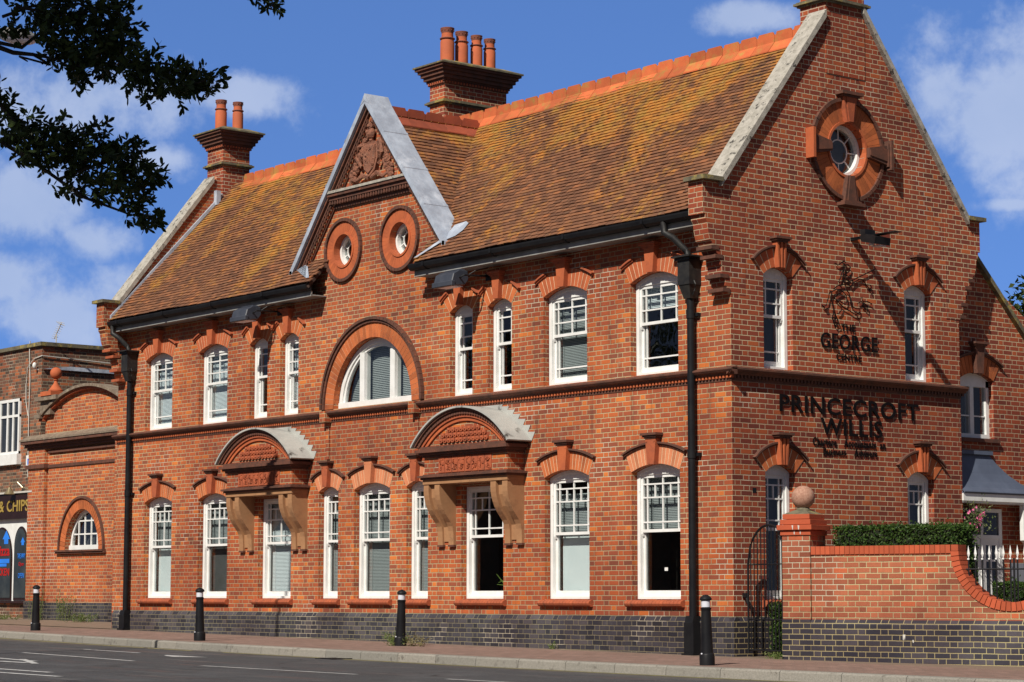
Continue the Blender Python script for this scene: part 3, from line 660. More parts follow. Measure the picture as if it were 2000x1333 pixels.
ul = ['narrow upper window, outer one of the left pair', 'narrow upper window, inner one of the left pair', 'narrow upper window, inner one of the right pair', 'narrow upper window, outer one of the right pair']
ub = [None, [(4.5, 5.9, BLNL, 's')], None, None]
for i, (x, h) in enumerate(UN): sash_window(bld, (x, 0, 0), 0, 'u', .31, U0, US, .11, zmU, ub[i], sill=False, hoodm='ends', keymat=TERO, label=ul[i], archmat=RUB, capmat=TER, kt=6.28)
ul = ['front window of the gable end, ground floor', 'rear window of the gable end, ground floor', 'front window of the gable end, upper floor', 'rear window of the gable end, upper floor']
for i, (y, h) in enumerate(SG):
    sash_window(bld, (0, y, 0), side_rot, 'g', .30, Z0, 2.90, .12, zmG, [(1.15, 2.85, DKROOM, 'b')], keymat=TERO, label=ul[i], archmat=RUB, fl=True, sill=True)
    sash_window(bld, (0, y, 0), side_rot, 'u', .30, U0, 5.80, .12, zmU, [(4.5, 5.85, DKROOM, 'b')], sill=False, keymat=TERO, label=ul[i+2], archmat=TERO, fl=True, kt=6.28)

pp = thing('potted_plant', 'yellow green pot plant dimly seen inside the window under the right canopy', 'plant', (-5.9, .62, .95)); r_p = random.Random(3)
m = MB(); m.lathe([(.09, 0), (.12, .2), (.12, .22)], (0, 0, 0), 14); obj('pot', m, TER, pp)
PLF = (lambda mb: [mb.tube([(0, 0, .2), (.10*math.cos(a), .10*math.sin(a), .38+.05*math.sin(3*a)), (.26*math.cos(a), .2*math.sin(a), .42+.1*math.sin(5*a))], .016, 4, .004) for a in [k_*.45 for k_ in range(14)]])
m = MB(); PLF(m); obj('leaves', m, noise_mat('pot_plant_leaf', (.20, .28, .05), (.12, .2, .04), 8), pp)
# ---------------------------------------------------------- semicircular window
f = MB(); r = 1.185; zc = 4.42; q = 28
def ringpts(ra, rb, a, b): return [(ra*math.cos(a), ra*math.sin(a)), (rb*math.cos(a), rb*math.sin(a)), (rb*math.cos(b), rb*math.sin(b)), (ra*math.cos(b), ra*math.sin(b))]
for i in range(q):
    a, b = math.pi*i/q, math.pi*(i+1)/q
    f.prism([(p[0], zc+p[1]) for p in ringpts(r-.09, r, a, b)], .112, .24)
    if True: f.prism([(p[0], zc+p[1]) for p in ringpts(r-.14, r-.085, a, b)], .14, .2)
f.box(-r, r, .10, .24, zc, zc+.11)
for x in (-.46, .46): f.box(x-.07, x+.07, .105, .24, zc+.11, zc+math.sqrt(1.1**2-.53**2))
sw_ = obj('window', f, WHT, bld, (CX, 0, 0), label='large half round window over the centre')
p = MB(); p.add([(0, .17, zc)]+[(1.1*math.cos(math.pi*i/q), .17, zc+1.1*math.sin(math.pi*i/q)) for i in range(q+1)], [(0, i+1, i+2) for i in range(q)]); obj('pane', p, GLS, sw_)
p = MB(); z = zc+.12
while z < 5.55:
    hwz = math.sqrt(max(0, 1.1**2-(z-zc)**2)); p.quad((-hwz, .30, z), (hwz, .30, z), (hwz, .314, z+.026), (-hwz, .314, z+.026)); z += .032
obj('blind', p, BLN, sw_)
m = MB(); n = 44
for i in range(n):
    a, b = math.pi*i/n+.0025, math.pi*(i+1)/n-.0025; m.prism([(p[0], zc+p[1]) for p in ringpts(1.19, 1.45, a, b)], -.014, .1)
obj('arch', m, RUB, sw_)
m = MB()
for i in range(n):
    a, b = math.pi*i/n, math.pi*(i+1)/n; m.prism([(p[0], zc+p[1]) for p in ringpts(1.194, 1.45, a, b)], -.010, .09)
obj('arch', m, MORT, sw_, label='lime mortar joints of the arch')
m = MB()
for i in range(n):
    a, b = math.pi*i/n+.002, math.pi*(i+1)/n-.002
    m.prism([(p[0], zc+p[1]) for p in ringpts(1.45, 1.50, a, b)], -.045, .02); m.prism([(p[0], zc+p[1]) for p in ringpts(1.50, 1.55, a, b)], -.075, .02)
obj('hood_mould', m, TERD, sw_)

# ---------------------------------------------------------- round windows
def round_window(par, loc, rz, zc, ri, ro, lab, nk=0, th=.0):
    q = 32; m = MB(); K = lambda ra, rb, a, b: [(p[0], zc+p[1]) for p in ringpts(ra, rb, a, b)]
    f = MB(); rw = ri-.004
    for i in range(q):
        a, b = 2*math.pi*i/q, 2*math.pi*(i+1)/q
        f.prism(K(rw-.05, rw, a, b), .10, .22); f.prism(K(rw*.44, rw*.44+.018, a, b), .165, .185)
    for k in range(8):
        a = 2*math.pi*(k+.5*(nk == 0))/8; d = Vector((math.cos(a), 0, math.sin(a))); nn = Vector((-d.z, 0, d.x))*.008
        pa = d*(rw*.44+.01)+Vector((0, 0, zc)); pb = d*(rw-.04)+Vector((0, 0, zc))
        f.prism([((pa-nn).x, (pa-nn).z), ((pb-nn).x, (pb-nn).z), ((pb+nn).x, (pb+nn).z), ((pa+nn).x, (pa+nn).z)], .167, .183)
    o = obj('window', f, WHT, par, loc, rz, label=lab)
    p = MB(); p.add([(rw*math.cos(2*math.pi*i/q), .175, zc+rw*math.sin(2*math.pi*i/q)) for i in range(q)], [tuple(range(q))]); obj('pane', p, GLS, o)
    p = MB(); p.add([(rw*math.cos(2*math.pi*i/q), .33, zc+rw*math.sin(2*math.pi*i/q)) for i in range(q)], [tuple(range(q))]); obj('blind', p, DKROOM if not nk else ROOM, o)  # dark disc stands in for the unlit room behind the glass
    rs = MB(); ro1 = ri+.04
    for i in range(q):
        a, b = 2*math.pi*i/q, 2*math.pi*(i+1)/q; rs.prism(K(ri, ro1, a, b), -.035, .1)
    obj('surround', rs, TERO, o, label='raised inner ring of the round surround')
    m = MB(); n = 40 if not nk else 52
    for i in range(n):
        a, b = 2*math.pi*i/n+.003, 2*math.pi*(i+1)/n-.003; m.prism(K(ro1, ro-.055, a, b), -.018, .02)
    obj('surround', m, TERO if not nk else RUB, o)
    m = MB(); n = 36
    for i in range(n):
        a, b = 2*math.pi*i/n+.006, 2*math.pi*(i+1)/n-.006; m.prism(K(ro-.055, ro, a, b), -.055, .02)
    obj('hood_mould', m, TERD, o); return o
round_window(bld, (RC[0][0], 0, 0), 0, RC[0][1], RR, .575, 'left round window in the central gable')
round_window(bld, (RC[1][0], 0, 0), 0, RC[1][1], RR, .575, 'right round window in the central gable')
oc = round_window(bld, (0, 2.47, 0), side_rot, 7.86, .40, .80, 'round window high in the gable end', nk=1)
for a in range(4):
    ang = a*math.pi/2; m = MB(); c = MB(); Rm = Matrix.Rotation(ang, 3, 'Y')
    m.prism([(-.075, .41), (.075, .41), (.15, .80), (-.15, .80)], -.10, .02); m.prism([(-.045, .42), (.045, .42), (.10, .80), (-.10, .80)], -.115, -.09)
    c.box(-.18, .18, -.13, .02, .80, .83); c.box(-.23, .23, -.165, .02, .83, .88)
    for mm in (m, c): mm.v = [tuple((Rm @ Vector(v))+Vector((0, 0, 7.86))) for v in mm.v]
    obj('keystone', m, TER if a == 0 else TERD, oc); obj('keystone', c, TERD if a != 3 else TERO, oc, label='flared cap of a surround block')

# ---------------------------------------------------------- door canopies
def canopy(xc, lab):
    w_ = 1.13; m = MB(); y0 = -.36
    m.box(-w_, w_, y0, .0, 2.94, 3.015)
    cn = obj('door_canopy', m, TAN, bld, (xc, 0, 0), label=lab)
    m = MB(); m.box(-w_-.03, w_+.03, y0-.03, 0, 3.015, 3.05); m.box(-w_-.07, w_+.07, y0-.07, 0, 3.05, 3.085); m.box(-w_-.0, w_, y0, 0, 3.085, 3.105)
    m.box(-w_, w_, y0-.02, 0, 3.385, 3.42); m.box(-w_-.04, w_+.04, y0-.06, 0, 3.42, 3.46); m.box(-w_-.10, w_+.10, y0-.10, 0, 3.46, 3.51); m.box(-w_-.02, w_+.02, y0-.05, 0, 3.51, 3.56)
    obj('cornice', m, TERD, cn)
    m = MB(); m.box(-w_+.02, w_-.02, y0+.02, 0, 3.105, 3.385); obj('frieze', m, BR, cn)
    # arch back and mouldings
    R = (1.29**2+.60**2)/(2*.60); cz = 4.16-R; a1 = math.asin(1.27/R)
    def AR(ra, rb, p, mat, nm, am=None, n=26, gap=0.):
        m = MB(); am_ = am or a1
        for i in range(n):
            a, b = -am_+2*am_*i/n+gap, -am_+2*am_*(i+1)/n-gap
            pts = [(ra*math.sin(a), cz+ra*math.cos(a)), (ra*math.sin(b), cz+ra*math.cos(b)), (rb*math.sin(b), cz+rb*math.cos(b)), (rb*math.sin(a), cz+rb*math.cos(a))]
            m.prism([(x, max(z, 3.555)) for x, z in pts], p, 0 if p < -.3 else .0)
        return obj(nm, m, mat, cn)
    AR(R-.05, R-.012, -.46, TERD, 'arch_moulding'); AR(R-.11, R-.05, -.43, TERD, 'arch_moulding', gap=.004, n=40); AR(R-.16, R-.11, -.40, TER, 'arch_moulding')
    AR(R-.22, R-.16, -.375, TERO, 'arch_moulding')
    m = MB(); q = 24; Ri = R-.20; am = math.acos(min(1, (3.556-cz)/Ri))
    lo = [(Ri*math.sin(-am+2*am*i/q), 3.556) for i in range(q+1)]; hi = [(x, cz+math.sqrt(Ri*Ri-x*x)) for x, _ in lo]
    m.strip(lo, hi, -.345, 0); obj('tympanum', m, BR, cn)
    m = MB(); rnd_ = random.Random(int(-xc*10))
    for row in range(5):
        z = 3.60+row*.085; hx = math.sqrt(max(0, (Ri-.05)**2-(z+.06-cz)**2)) if (Ri-.05)**2 > (z+.06-cz)**2 else 0
        x = -.62+(row % 2)*.055
        while x < .62:
            if abs(x) < hx-.06:
                m.prism([(x-.05, z+.078), (x-.05, z+.03), (x-.025, z+.004), (x+.025, z+.004), (x+.05, z+.03), (x+.05, z+.078)], -.372-rnd_.random()*.008, -.34)
                m.sphere((x, -.375, z+.045), .022, 8, 5)
            x += .11
    obj('carved_panel', m, TER, cn, label='scalloped terracotta tiles in the arched head')
    m = MB(); rnd_ = random.Random(5)
    for k in range(8):
        x = -.62+k*.178; m.box(x-.083, x+.083, -.352, -.33, 3.12, 3.375)
        for j in range(3):
            rr = .062-j*.018; pts = [(x+rr*math.cos(t_), -.358-j*.004, 3.248+rr*1.3*math.sin(t_)) for t_ in [2*math.pi*i/12+k for i in range(10)]]
            m.tube(pts, .0095, 5)
        for j in range(4):
            m.sphere((x+rnd_.uniform(-.06, .06), -.356, 3.248+rnd_.uniform(-.1, .1)), .016, 6, 4)
    obj('carved_panel', m, TER, cn, label='carved scroll panel of the frieze')
    # lead roof over the arch
    m = MB(); n = 26; a2 = math.asin(1.29/R)
    for i in range(n):
        a, b = -a2+2*a2*i/n, -a2+2*a2*(i+1)/n
        m.prism([(R*math.sin(a), cz-.012+R*math.cos(a)), (R*math.sin(b), cz-.012+R*math.cos(b)), ((R+.03)*math.sin(b), cz-.012+(R+.03)*math.cos(b)), ((R+.03)*math.sin(a), cz-.012+(R+.03)*math.cos(a))], -.50, 0)
    obj('lead_roof', m, LEADB, cn, smooth=True)
    m = MB(); n = 18
    for i in range(n):
        a, b = -a2+2*a2*i/n, -a2+2*a2*(i+1)/n; r1 = R+.028
        xa, za, xb, zb = r1*math.sin(a), cz+r1*math.cos(a), r1*math.sin(b), cz+r1*math.cos(b)
        o_ = .115
        zt_ = max(za, zb)+o_
        if xb > 0 and abs(zb-za) >= .02: tri = [(xa, za-.02), (xb, zb-.02), (xb+.085, (za+zb)/2+.06), (xa, (za+zb)/2+.06+.01)]
        elif abs(zb-za) < .02: tri = [(xa, za-.02), (xb, zb-.02), (xb, zt_-.02), (xa, zt_-.02)]
        elif xb > 0: tri = [(xa, za-.02), (xb+.03, zb-.01), (xb+.0, zt_-.03), (xa, zt_-.03)]
        else: tri = [(xa-.03, za-.01), (xb, zb-.02), (xb, zt_-.03), (xa-.0, zt_-.03)]
        m.prism(tri, -.010-.0006*(i % 2), .01)
    obj('lead_flashing', m, LEADB, cn)
    # brackets
    pf = [(0, 2.94), (-.345, 2.94), (-.348, 2.84), (-.342, 2.76), (-.325, 2.68), (-.298, 2.60), (-.262, 2.52), (-.215, 2.445), (-.16, 2.375), (-.11, 2.315), (-.075, 2.25), (-.058, 2.17), (-.052, 2.06), (-.052, 1.945), (0, 1.945)]
    pw = [(0, 2.94), (-.29, 2.94), (-.28, 2.72), (-.21, 2.53), (-.11, 2.37), (-.025, 2.24), (-.02, 2.0), (0, 2.0)]
    for s_ in (-1, 1):
        m = MB(); xm = s_*.90
        for dx in (-.15, .15): m.prism(pf, xm+dx-.068, xm+dx+.068, 'x')
        m.prism(pw, xm-.083, xm+.083, 'x'); obj('bracket', m, TAN, cn)
        for dx in (-.15, .15): m = MB(); m.box(xm+dx-.08, xm+dx+.08, -.058, 0, 1.915, 1.944); obj('bracket_foot', m, TERD, cn)
canopy(-5.87, 'arched lead canopy over the right doorway window'); canopy(-12.11, 'arched lead canopy over the left doorway window')

# ---------------------------------------------------------- roof
RZ, RY = 9.80, W/2; EY, EZ = -.42, 6.69; SLOPE = (RZ-EZ)/(RY-EY)
def roof_z(y): return RZ-SLOPE*abs(RY-y)
rnd_ = random.Random(3)
def tile_field(mb, origin, ud, sd, ulen, slen, keep, gauge=.090, tw=.165, th=.017):
    origin, ud, sd = Vector(origin), Vector(ud).normalized(), Vector(sd).normalized(); nrm = ud.cross(sd).normalized()
    if nrm.z < 0: nrm = -nrm
    rows = int(slen/gauge)+1
    for r in range(rows):
        s0 = r*gauge; off = (r % 2)*tw/2; wv = .006*math.sin(r*.7)
        k = int(ulen/tw)+2
        sag = 0
        for i in range(-1, k):
            a = i*tw+off+.003; b = a+tw-.006; a, b = max(a, 0), min(b, ulen)
            if b-a < .02: continue
            c = origin+ud*((a+b)/2)+sd*(s0+gauge/2)
            if not keep(c): continue
            l1 = th*1.15+rnd_.uniform(-.002, .005); l0 = l1+rnd_.uniform(-.003, .003); s1 = s0+gauge+.02; sj = s0+rnd_.uniform(-.005, .005)
            p0 = origin+ud*a+sd*sj+nrm*l0; p1 = origin+ud*b+sd*(sj+rnd_.uniform(-.003, .003))+nrm*l1
            p2 = origin+ud*b+sd*s1+nrm*.001; p3 = origin+ud*a+sd*s1+nrm*.001
            wv_ = nrm*(.012*math.sin(a*1.1+s0*1.7)+.008*math.sin(a*2.9+1)); p0 += wv_; p1 += wv_; p2 += wv_; p3 += wv_
            d = -nrm*th
            mb.add([p0, p1, p2, p3, p0+d, p1+d, p2+d, p3+d], [(0, 1, 2, 3), (0, 4, 5, 1), (0, 3, 7, 4), (1, 5, 6, 2)])
def gable_cut(c):   # outside of the central gable wall
    if c.y < .32 and abs(c.x-CX) < 2.05 and c.z < 9.9: return False
    return True
sl_ = math.hypot(RY-EY, RZ-EZ)
gableroof = lambda x: 9.56-abs(x-CX)*1.19
tl = MB()
def keep_main(c):
    if c.y < .10: return not (CX-1.42 < c.x < CX+1.70)
    if gableroof(c.x) > c.z+.12: return False
    return True
tile_field(tl, (L+.32, EY, EZ), (1, 0, 0), (0, RY-EY, RZ-EZ), -L-.32-.32, sl_-.02, keep_main)
rf = obj('roof', tl, TIL, bld, fix=False, label='front slope of lichen covered plain tiles')
# cross gable slopes
cg = MB(); cs = 1.19; hl = 2.4
keep_c = lambda c: roof_z(c.y) < c.z+.14 and c.y > .12
for sg in (-1, 1):
    tile_field(cg, (CX+sg*hl, .15, 9.56-cs*hl), (0, 1, 0), (-sg, 0, cs), 2.4, math.hypot(hl, hl*cs)-.02, keep_c)
obj('roof', cg, TIL, bld, fix=False, label='tiled slopes of the central cross gable')
ub_ = MB()
th = .02
for sgn in (1,):
    ub_.prism([(EY+.03, EZ-.01), (RY, RZ-.012), (RY, RZ-.10), (EY+.03, EZ-.09)], L+.3, CX-1.87, 'x')
    ub_.prism([(EY+.03, EZ-.01), (-.01, roof_z(-.01)-.012), (-.01, roof_z(-.01)-.1), (EY+.03, EZ-.09)], CX-1.87, CX-1.44, 'x')
    ub_.prism([(EY+.03, EZ-.01), (RY, RZ-.012), (RY, RZ-.10), (EY+.03, EZ-.09)], CX+1.75, -.3, 'x')
    ub_.prism([(.34, roof_z(.34)-.012), (RY, RZ-.012), (RY, RZ-.10), (.34, roof_z(.34)-.10)], CX-1.85, CX+1.75, 'x')
    ub_.prism([(RY, RZ-.012), (W+.35, roof_z(W+.35)), (W+.35, roof_z(W+.35)-.1), (RY, RZ-.10)], L+.3, -.3, 'x')
for sg in (-1, 1): ub_.prism([(CX, 9.55), (CX+sg*hl, 9.55-cs*hl), (CX+sg*hl, 9.47-cs*hl), (CX, 9.47)], .12, 2.3)
obj('roof', ub_, noise_mat('roof_underlay', (.07, .04, .03), (.05, .03, .025), 5), bld, label='rear slope and boarding')
# ridge tiles with notched crest
def ridge(p0, p1, mat, nm, drop=.13, crest=.17, half=.16, tl_=.40, lab=None):
    p0, p1 = Vector(p0), Vector(p1); d = (p1-p0); n = max(1, round(d.length/tl_)); ln = d.length/n; d.normalize(); s = d.cross(Vector((0, 0, 1))).normalized(); m = MB(); rr = random.Random(9)
    for i in range(n):
        a = p0+d*(i*ln+.004); b = p0+d*((i+1)*ln-.004); jz = rr.uniform(-.006, .006); zc_ = Vector((0, 0, jz))
        for sg in (-1, 1):
            q = s*half*sg-Vector((0, 0, half*1.1)); e = s*.012*sg; up_ = Vector((0, 0, .02))
            m.add([a+e+zc_, b+e+zc_, b+q+zc_, a+q+zc_, a+e+up_+zc_, b+e+up_+zc_, b+q+up_+zc_, a+q+up_+zc_], [(0, 1, 2, 3), (4, 5, 6, 7), (0, 1, 5, 4), (1, 2, 6, 5), (2, 3, 7, 6), (3, 0, 4, 7)])
        # crest outline with a round notch half at either end
        nt = .035; out = [(0, -.02), (ln-.008, -.02), (ln-.008, crest-nt), (ln-.008-nt*.7, crest-nt*.9), (ln-.008-nt, crest-.004), (ln-.008-nt-.012, crest+.012), (nt+.012, crest+.012), (nt, crest-.004), (nt*.7, crest-nt*.9), (0, crest-nt)]
        fr_ = [a+d*x+Vector((0, 0, z+jz))+s*.016 for x, z in out]; bk_ = [v-s*.032 for v in fr_]; k = len(out)
        m.add(fr_+bk_, [tuple(range(k)), tuple(range(k, 2*k))[::-1]]+[(j, (j+1) % k, k+(j+1) % k, k+j) for j in range(k)])
    return obj(nm, m, mat, bld, label=lab)
ridge((L+.75, RY, RZ+.02), (-.32, RY, RZ+.02), RDG, 'ridge_tiles', lab='orange crested ridge tiles of the main roof')
ridge((CX, .30, 9.60), (CX, 2.35, 9.60), RDGD, 'ridge_tiles', lab='dark red crested ridge tiles of the central gable')
# ---------------------------------------------------------- gutters and eaves
def eave(x0, x1):
    g = MB(); pf = [(-.335, 6.555), (-.41, 6.555), (-.45, 6.59), (-.465, 6.64), (-.465, 6.665), (-.44, 6.665), (-.43, 6.60), (-.37, 6.58), (-.345, 6.665), (-.335, 6.665)]
    g.prism(pf, x0, x1, 'x'); x = x0+.4
    while x < x1: g.prism([(-.333, 6.545), (-.42, 6.545), (-.475, 6.60), (-.475, 6.672), (-.462, 6.672), (-.46, 6.59), (-.41, 6.556), (-.333, 6.556)], x, x+.05, 'x'); x += 1.83
    gt = obj('gutter', g, BLK, bld)
    s = MB(); s.box(x0+.02, x1-.01, -.332, 0, 6.47, 6.49); s.box(x0+.02, x1-.01, -.335, -.31, 6.46, 6.555); obj('eaves_board', s, GRY, bld); return gt
eave(L+.28, CX-1.44); eave(CX+1.68, -.34)
# ---------------------------------------------------------- main gable copings and kneelers
def main_gable(x0, x1, xw0, xw1, right):
    t_ = .085
    for s_ in (-1, 1):
        m = MB()
        f_ = (lambda y: y) if s_ == -1 else (lambda y: W-y)
        ya, za, yb, zb = -.22, 7.12, 2.0 if s_ < 0 else 2.15, 0
        k = 1.115; zb = za+(yb-ya)*1.30*.99
        zb = 10.02-(2.04-yb)*1.27 if True else zb
        nseg = 4
        for i in range(nseg):
            a = ya+(yb-ya)*i/nseg+(.004 if i else 0); b = ya+(yb-ya)*(i+1)/nseg; A_ = za+(zb-za)*(a-ya)/(yb-ya); B_ = za+(zb-za)*(b-ya)/(yb-ya)
            m.prism([(f_(a), A_), (f_(b), B_), (f_(b), B_-t_*1.5), (f_(a), A_-t_*1.5)], x0, x1, 'x')
        c_ = MB(); c_.prism([(f_(-.61), 7.062), (f_(-.61), 7.125), (f_(-.20), 7.125), (f_(-.20), 7.062)], x0-.02, x1+.02, 'x'); obj('kneeler_stone', c_, STO, bld)
        obj('coping', m, STN, bld, label=('front' if s_ < 0 else 'rear')+' slope of the '+('right' if right else 'left')+' gable coping of lichened stone')
    # parapet brickwork under the coping, kneelers
    m = MB()
    for s_ in (-1, 1):
        f_ = (lambda y: y) if s_ == -1 else (lambda y: W-y)
        m.prism([(f_(-.22), 7.0), (f_(2.1), 9.97), (f_(2.49), 9.97), (f_(2.49), 9.3), (f_(.2), 6.6), (f_(.0), 6.5), (f_(-.22), 6.6)], xw0, xw1, 'x')
    kp = [(-.54, 7.06), (-.54, 6.57), (-.49, 6.57), (-.49, 6.50), (-.455, 6.45), (-.43, 6.30), (-.40, 6.2), (-.36, 6.17), (-.34, 6.12), (-.31, 6.09), (-.27, 6.02), (-.235, 6.0), (-.235, 5.95), (-.20, 5.94), (-.20, 5.86), (-.17, 5.84), (-.165, 5.70), (-.11, 5.68), (-.10, 5.56), (-.07, 5.55), (-.07, 5.48), (0, 5.44), (.3, 5.44), (.3, 7.2), (-.2, 7.06)]
    obj('parapet', m, BR if not right else BRS, bld)
    for s_ in (-1, 1):
        m = MB(); m.prism([(p[0] if s_ < 0 else W-p[0], p[1]) for p in kp], xw0, xw1+.002*s_+.003, 'x')
        obj('kneeler', m, BR if not right else BRS, bld)
    m = MB()
    for (y, z, l) in ((-.36, 6.10, .12), (-.285, 5.975, .13), (-.19, 5.70, .14), (-.14, 5.50, .12)):
        m = MB(); m.box(xw0-.005, xw1+.014, y-.026, y+l, z-.03, z+.024); obj('tile_creasing', m, TERD if right else TER, bld)
        m = MB(); m.box(xw0-.005, xw1+.014, W-y-l, W-y+.026, z-.03, z+.024); obj('tile_creasing', m, TERD if right else TER, bld)
main_gable(-.31, .075, -.30, 0.001, True); main_gable(L-.06, L+.35, L-.001, L+.31, False)
m = MB()   # lead flashing where tiles meet the left parapet
m.prism([(-.40, 6.70), (2.2, roof_z(2.2)+.04), (2.2, roof_z(2.2)+.13), (-.40, 6.80)], L+.312, L+.36, 'x'); m.box(L+.30, L+.42, 2.02, 2.12, 9.35, 9.66); obj('lead_flashing', m, LEAD, bld)

# ---------------------------------------------------------- central gable dressings
m = MB(); hw_ = 2.37; t_ = .10
def slopept(d, off):  # d from apex down the slope, off normal offset upward
    return (d/math.hypot(1, GSL), GAPX-d*GSL/math.hypot(1, GSL))
LEN = hw_*math.hypot(1, GSL)
for sg in (-1, 1):
    for i in range(4):
        a, b = LEN*i/4, LEN*(i+1)/4
        x0, z0_ = slopept(a, 0); x1, z1_ = slopept(b, 0)
        o1, o2 = .07, .09 if i < 3 else .09
        top = lambda x, z, o: (CX+sg*x, z+o)
        pts = [top(x0, z0_, -.05), top(x0, z0_, .09), top(x1, z1_, .09), top(x1, z1_, -.05)]
        m.prism(pts, -.21, .30); 
        if i: 
            xx, zz_ = x0, z0_
            m.prism([top(xx-.012, zz_+.0146, .088), top(xx-.012, zz_+.0146, .104), top(xx+.02, zz_-.024, .104), top(xx+.02, zz_-.024, .088)], -.218, .305)
    m.prism([(CX+sg*x, z) for x, z in [(LEN/math.hypot(1, GSL), GAPX-LEN*GSL/math.hypot(1, GSL)+.09), (2.40, 6.86), (2.27, 6.86), (2.30, 7.02)]], -.21, .30)
m.prism([(CX-.13, 9.73), (CX, 9.93), (CX+.13, 9.73), (CX, 9.80)], -.215, .30)
obj('coping', m, LEAD, bld, label='lead covered coping of the central gable')
m = MB(); m2 = MB()
for sg in (-1, 1):
    def band(mb, o1, o2, y, d0=.0, d1=LEN-.02):
        x0, z0_ = slopept(d0, 0); x1, z1_ = slopept(d1, 0)
        mb.prism([(CX+sg*x0, z0_-o1), (CX+sg*x1, z1_-o1), (CX+sg*x1, z1_-o2), (CX+sg*x0, z0_-o2)], y, .02)
    band(m, .06, .13, -.155); band(m, .13, .20, -.11); band(m2, .20, .30, -.06); band(m, .30, .335, -.035)
    d = .12
    while d < LEN-.05:
        x0, z0_ = slopept(d, 0); x1, z1_ = slopept(d+.04, 0)
        m.prism([(CX+sg*x0, z0_-.205), (CX+sg*x1, z1_-.205), (CX+sg*x1, z1_-.28), (CX+sg*x0, z0_-.28)], -.10, .0); d += .08
xh = (GAPX-8.30)/GSL-.02
for (a, b, y) in ((8.235, 8.29, -.17), (8.17, 8.235, -.13), (8.10, 8.17, -.085), (8.03, 8.10, -.04)): m.box(CX-xh-.02, CX+xh+.02, y, .02, a, b)
x = CX-xh
while x < CX+xh: m.box(x, x+.04, -.12, 0, 8.105, 8.165); x += .08
obj('gable_moulding', m, TERD, bld); obj('gable_moulding', m2, BR, bld)
m = MB(); m.box(CX-xh-.04, CX+xh+.04, -.19, .02, 8.29, 8.335); obj('gable_moulding', m, STN, bld, label='pale lead capped ledge of the pediment')
# carved crest
m = MB(); cx, cz_ = CX, 8.86; rr = random.Random(11)
sh_ = [(-.21, .26), (0, .31), (.21, .26), (.22, -.02), (.15, -.22), (0, -.34), (-.15, -.22), (-.22, -.02)]
m.prism([(cx+a, cz_-.07+b) for a, b in sh_], -.10, 0); m.prism([(cx+a*.82, cz_-.07+b*.82) for a, b in sh_], -.125, -.09)
for sg in (-1, 1):
    for k in range(46):
        tt_ = rr.random(); ax = .22+.42*tt_; az = .20-.58*tt_+rr.uniform(-.12, .10)
        if ax > .74: continue
        m.sphere((cx+sg*ax*.95, -.05, cz_+az), rr.uniform(.035, .07), 8, 6, (1, .9, rr.uniform(.7, 1.5)))
    m.tube([(cx+sg*.05, -.08, cz_-.42), (cx+sg*.22, -.10, cz_-.36), (cx+sg*.40, -.09, cz_-.43), (cx+sg*.58, -.08, cz_-.38), (cx+sg*.66, -.07, cz_-.46)], .045, 7, .025)
    m.tube([(cx+sg*.26, -.09, cz_-.2), (cx+sg*.40, -.12, cz_-.02), (cx+sg*.33, -.11, cz_+.16), (cx+sg*.24, -.09, cz_+.2)], .035, 7)
for k in range(22): m.sphere((cx+rr.uniform(-.15, .15), -.11, cz_-.07+rr.uniform(-.22, .2)), rr.uniform(.02, .045), 7, 5)
m.sphere((cx, -.09, cz_+.36), .11, 10, 7, (1, .8, 1)); m.sphere((cx, -.1, cz_+.50), .07, 10, 7); 
for k in range(9): m.sphere((cx+rr.uniform(-.10, .10), -.08, cz_+.30+rr.uniform(-.05, .28)), rr.uniform(.03, .05), 7, 5)
m.v = [(v[0]+rr.gauss(0, .006), max(-.17, v[1]*.85+rr.gauss(0, .008)), v[2]+rr.gauss(0, .006)) for v in m.v]
obj('carved_crest', m, noise_mat('weathered_terracotta_carving', (.30, .12, .07), (.17, .075, .05), 14, c3=(.34, .22, .15), c3t=(.55, .75), c3sc=9, bump=.02), bld)
# tile slips and lead soakers at the feet of the gable
m = MB(); mo = .062
def onroof(x, y, k=mo): return (x, y, roof_z(y)+k)
m.add([onroof(-7.24, -.40), onroof(-7.15, -.40), onroof(-6.72, -.16), onroof(-6.46, -.11), onroof(-6.36, -.02), onroof(-6.37, .10), onroof(-6.50, .15), onroof(-6.78, .12), onroof(-6.78, -.08)], [(0, 1, 2, 8), (2, 3, 4, 5, 6, 7, 8)])
obj('lead_flashing', m, LEAD, bld, fix=False); m = MB()
m.add([onroof(CX-1.46, -.38), onroof(CX-1.56, -.38), onroof(CX-2.1, -.02), onroof(CX-2.5, -.06), onroof(CX-2.3, -.14), onroof(CX-1.9, -.12)], [(0, 1, 2, 3, 4, 5)])
obj('lead_flashing', m, LEAD, bld, fix=False)

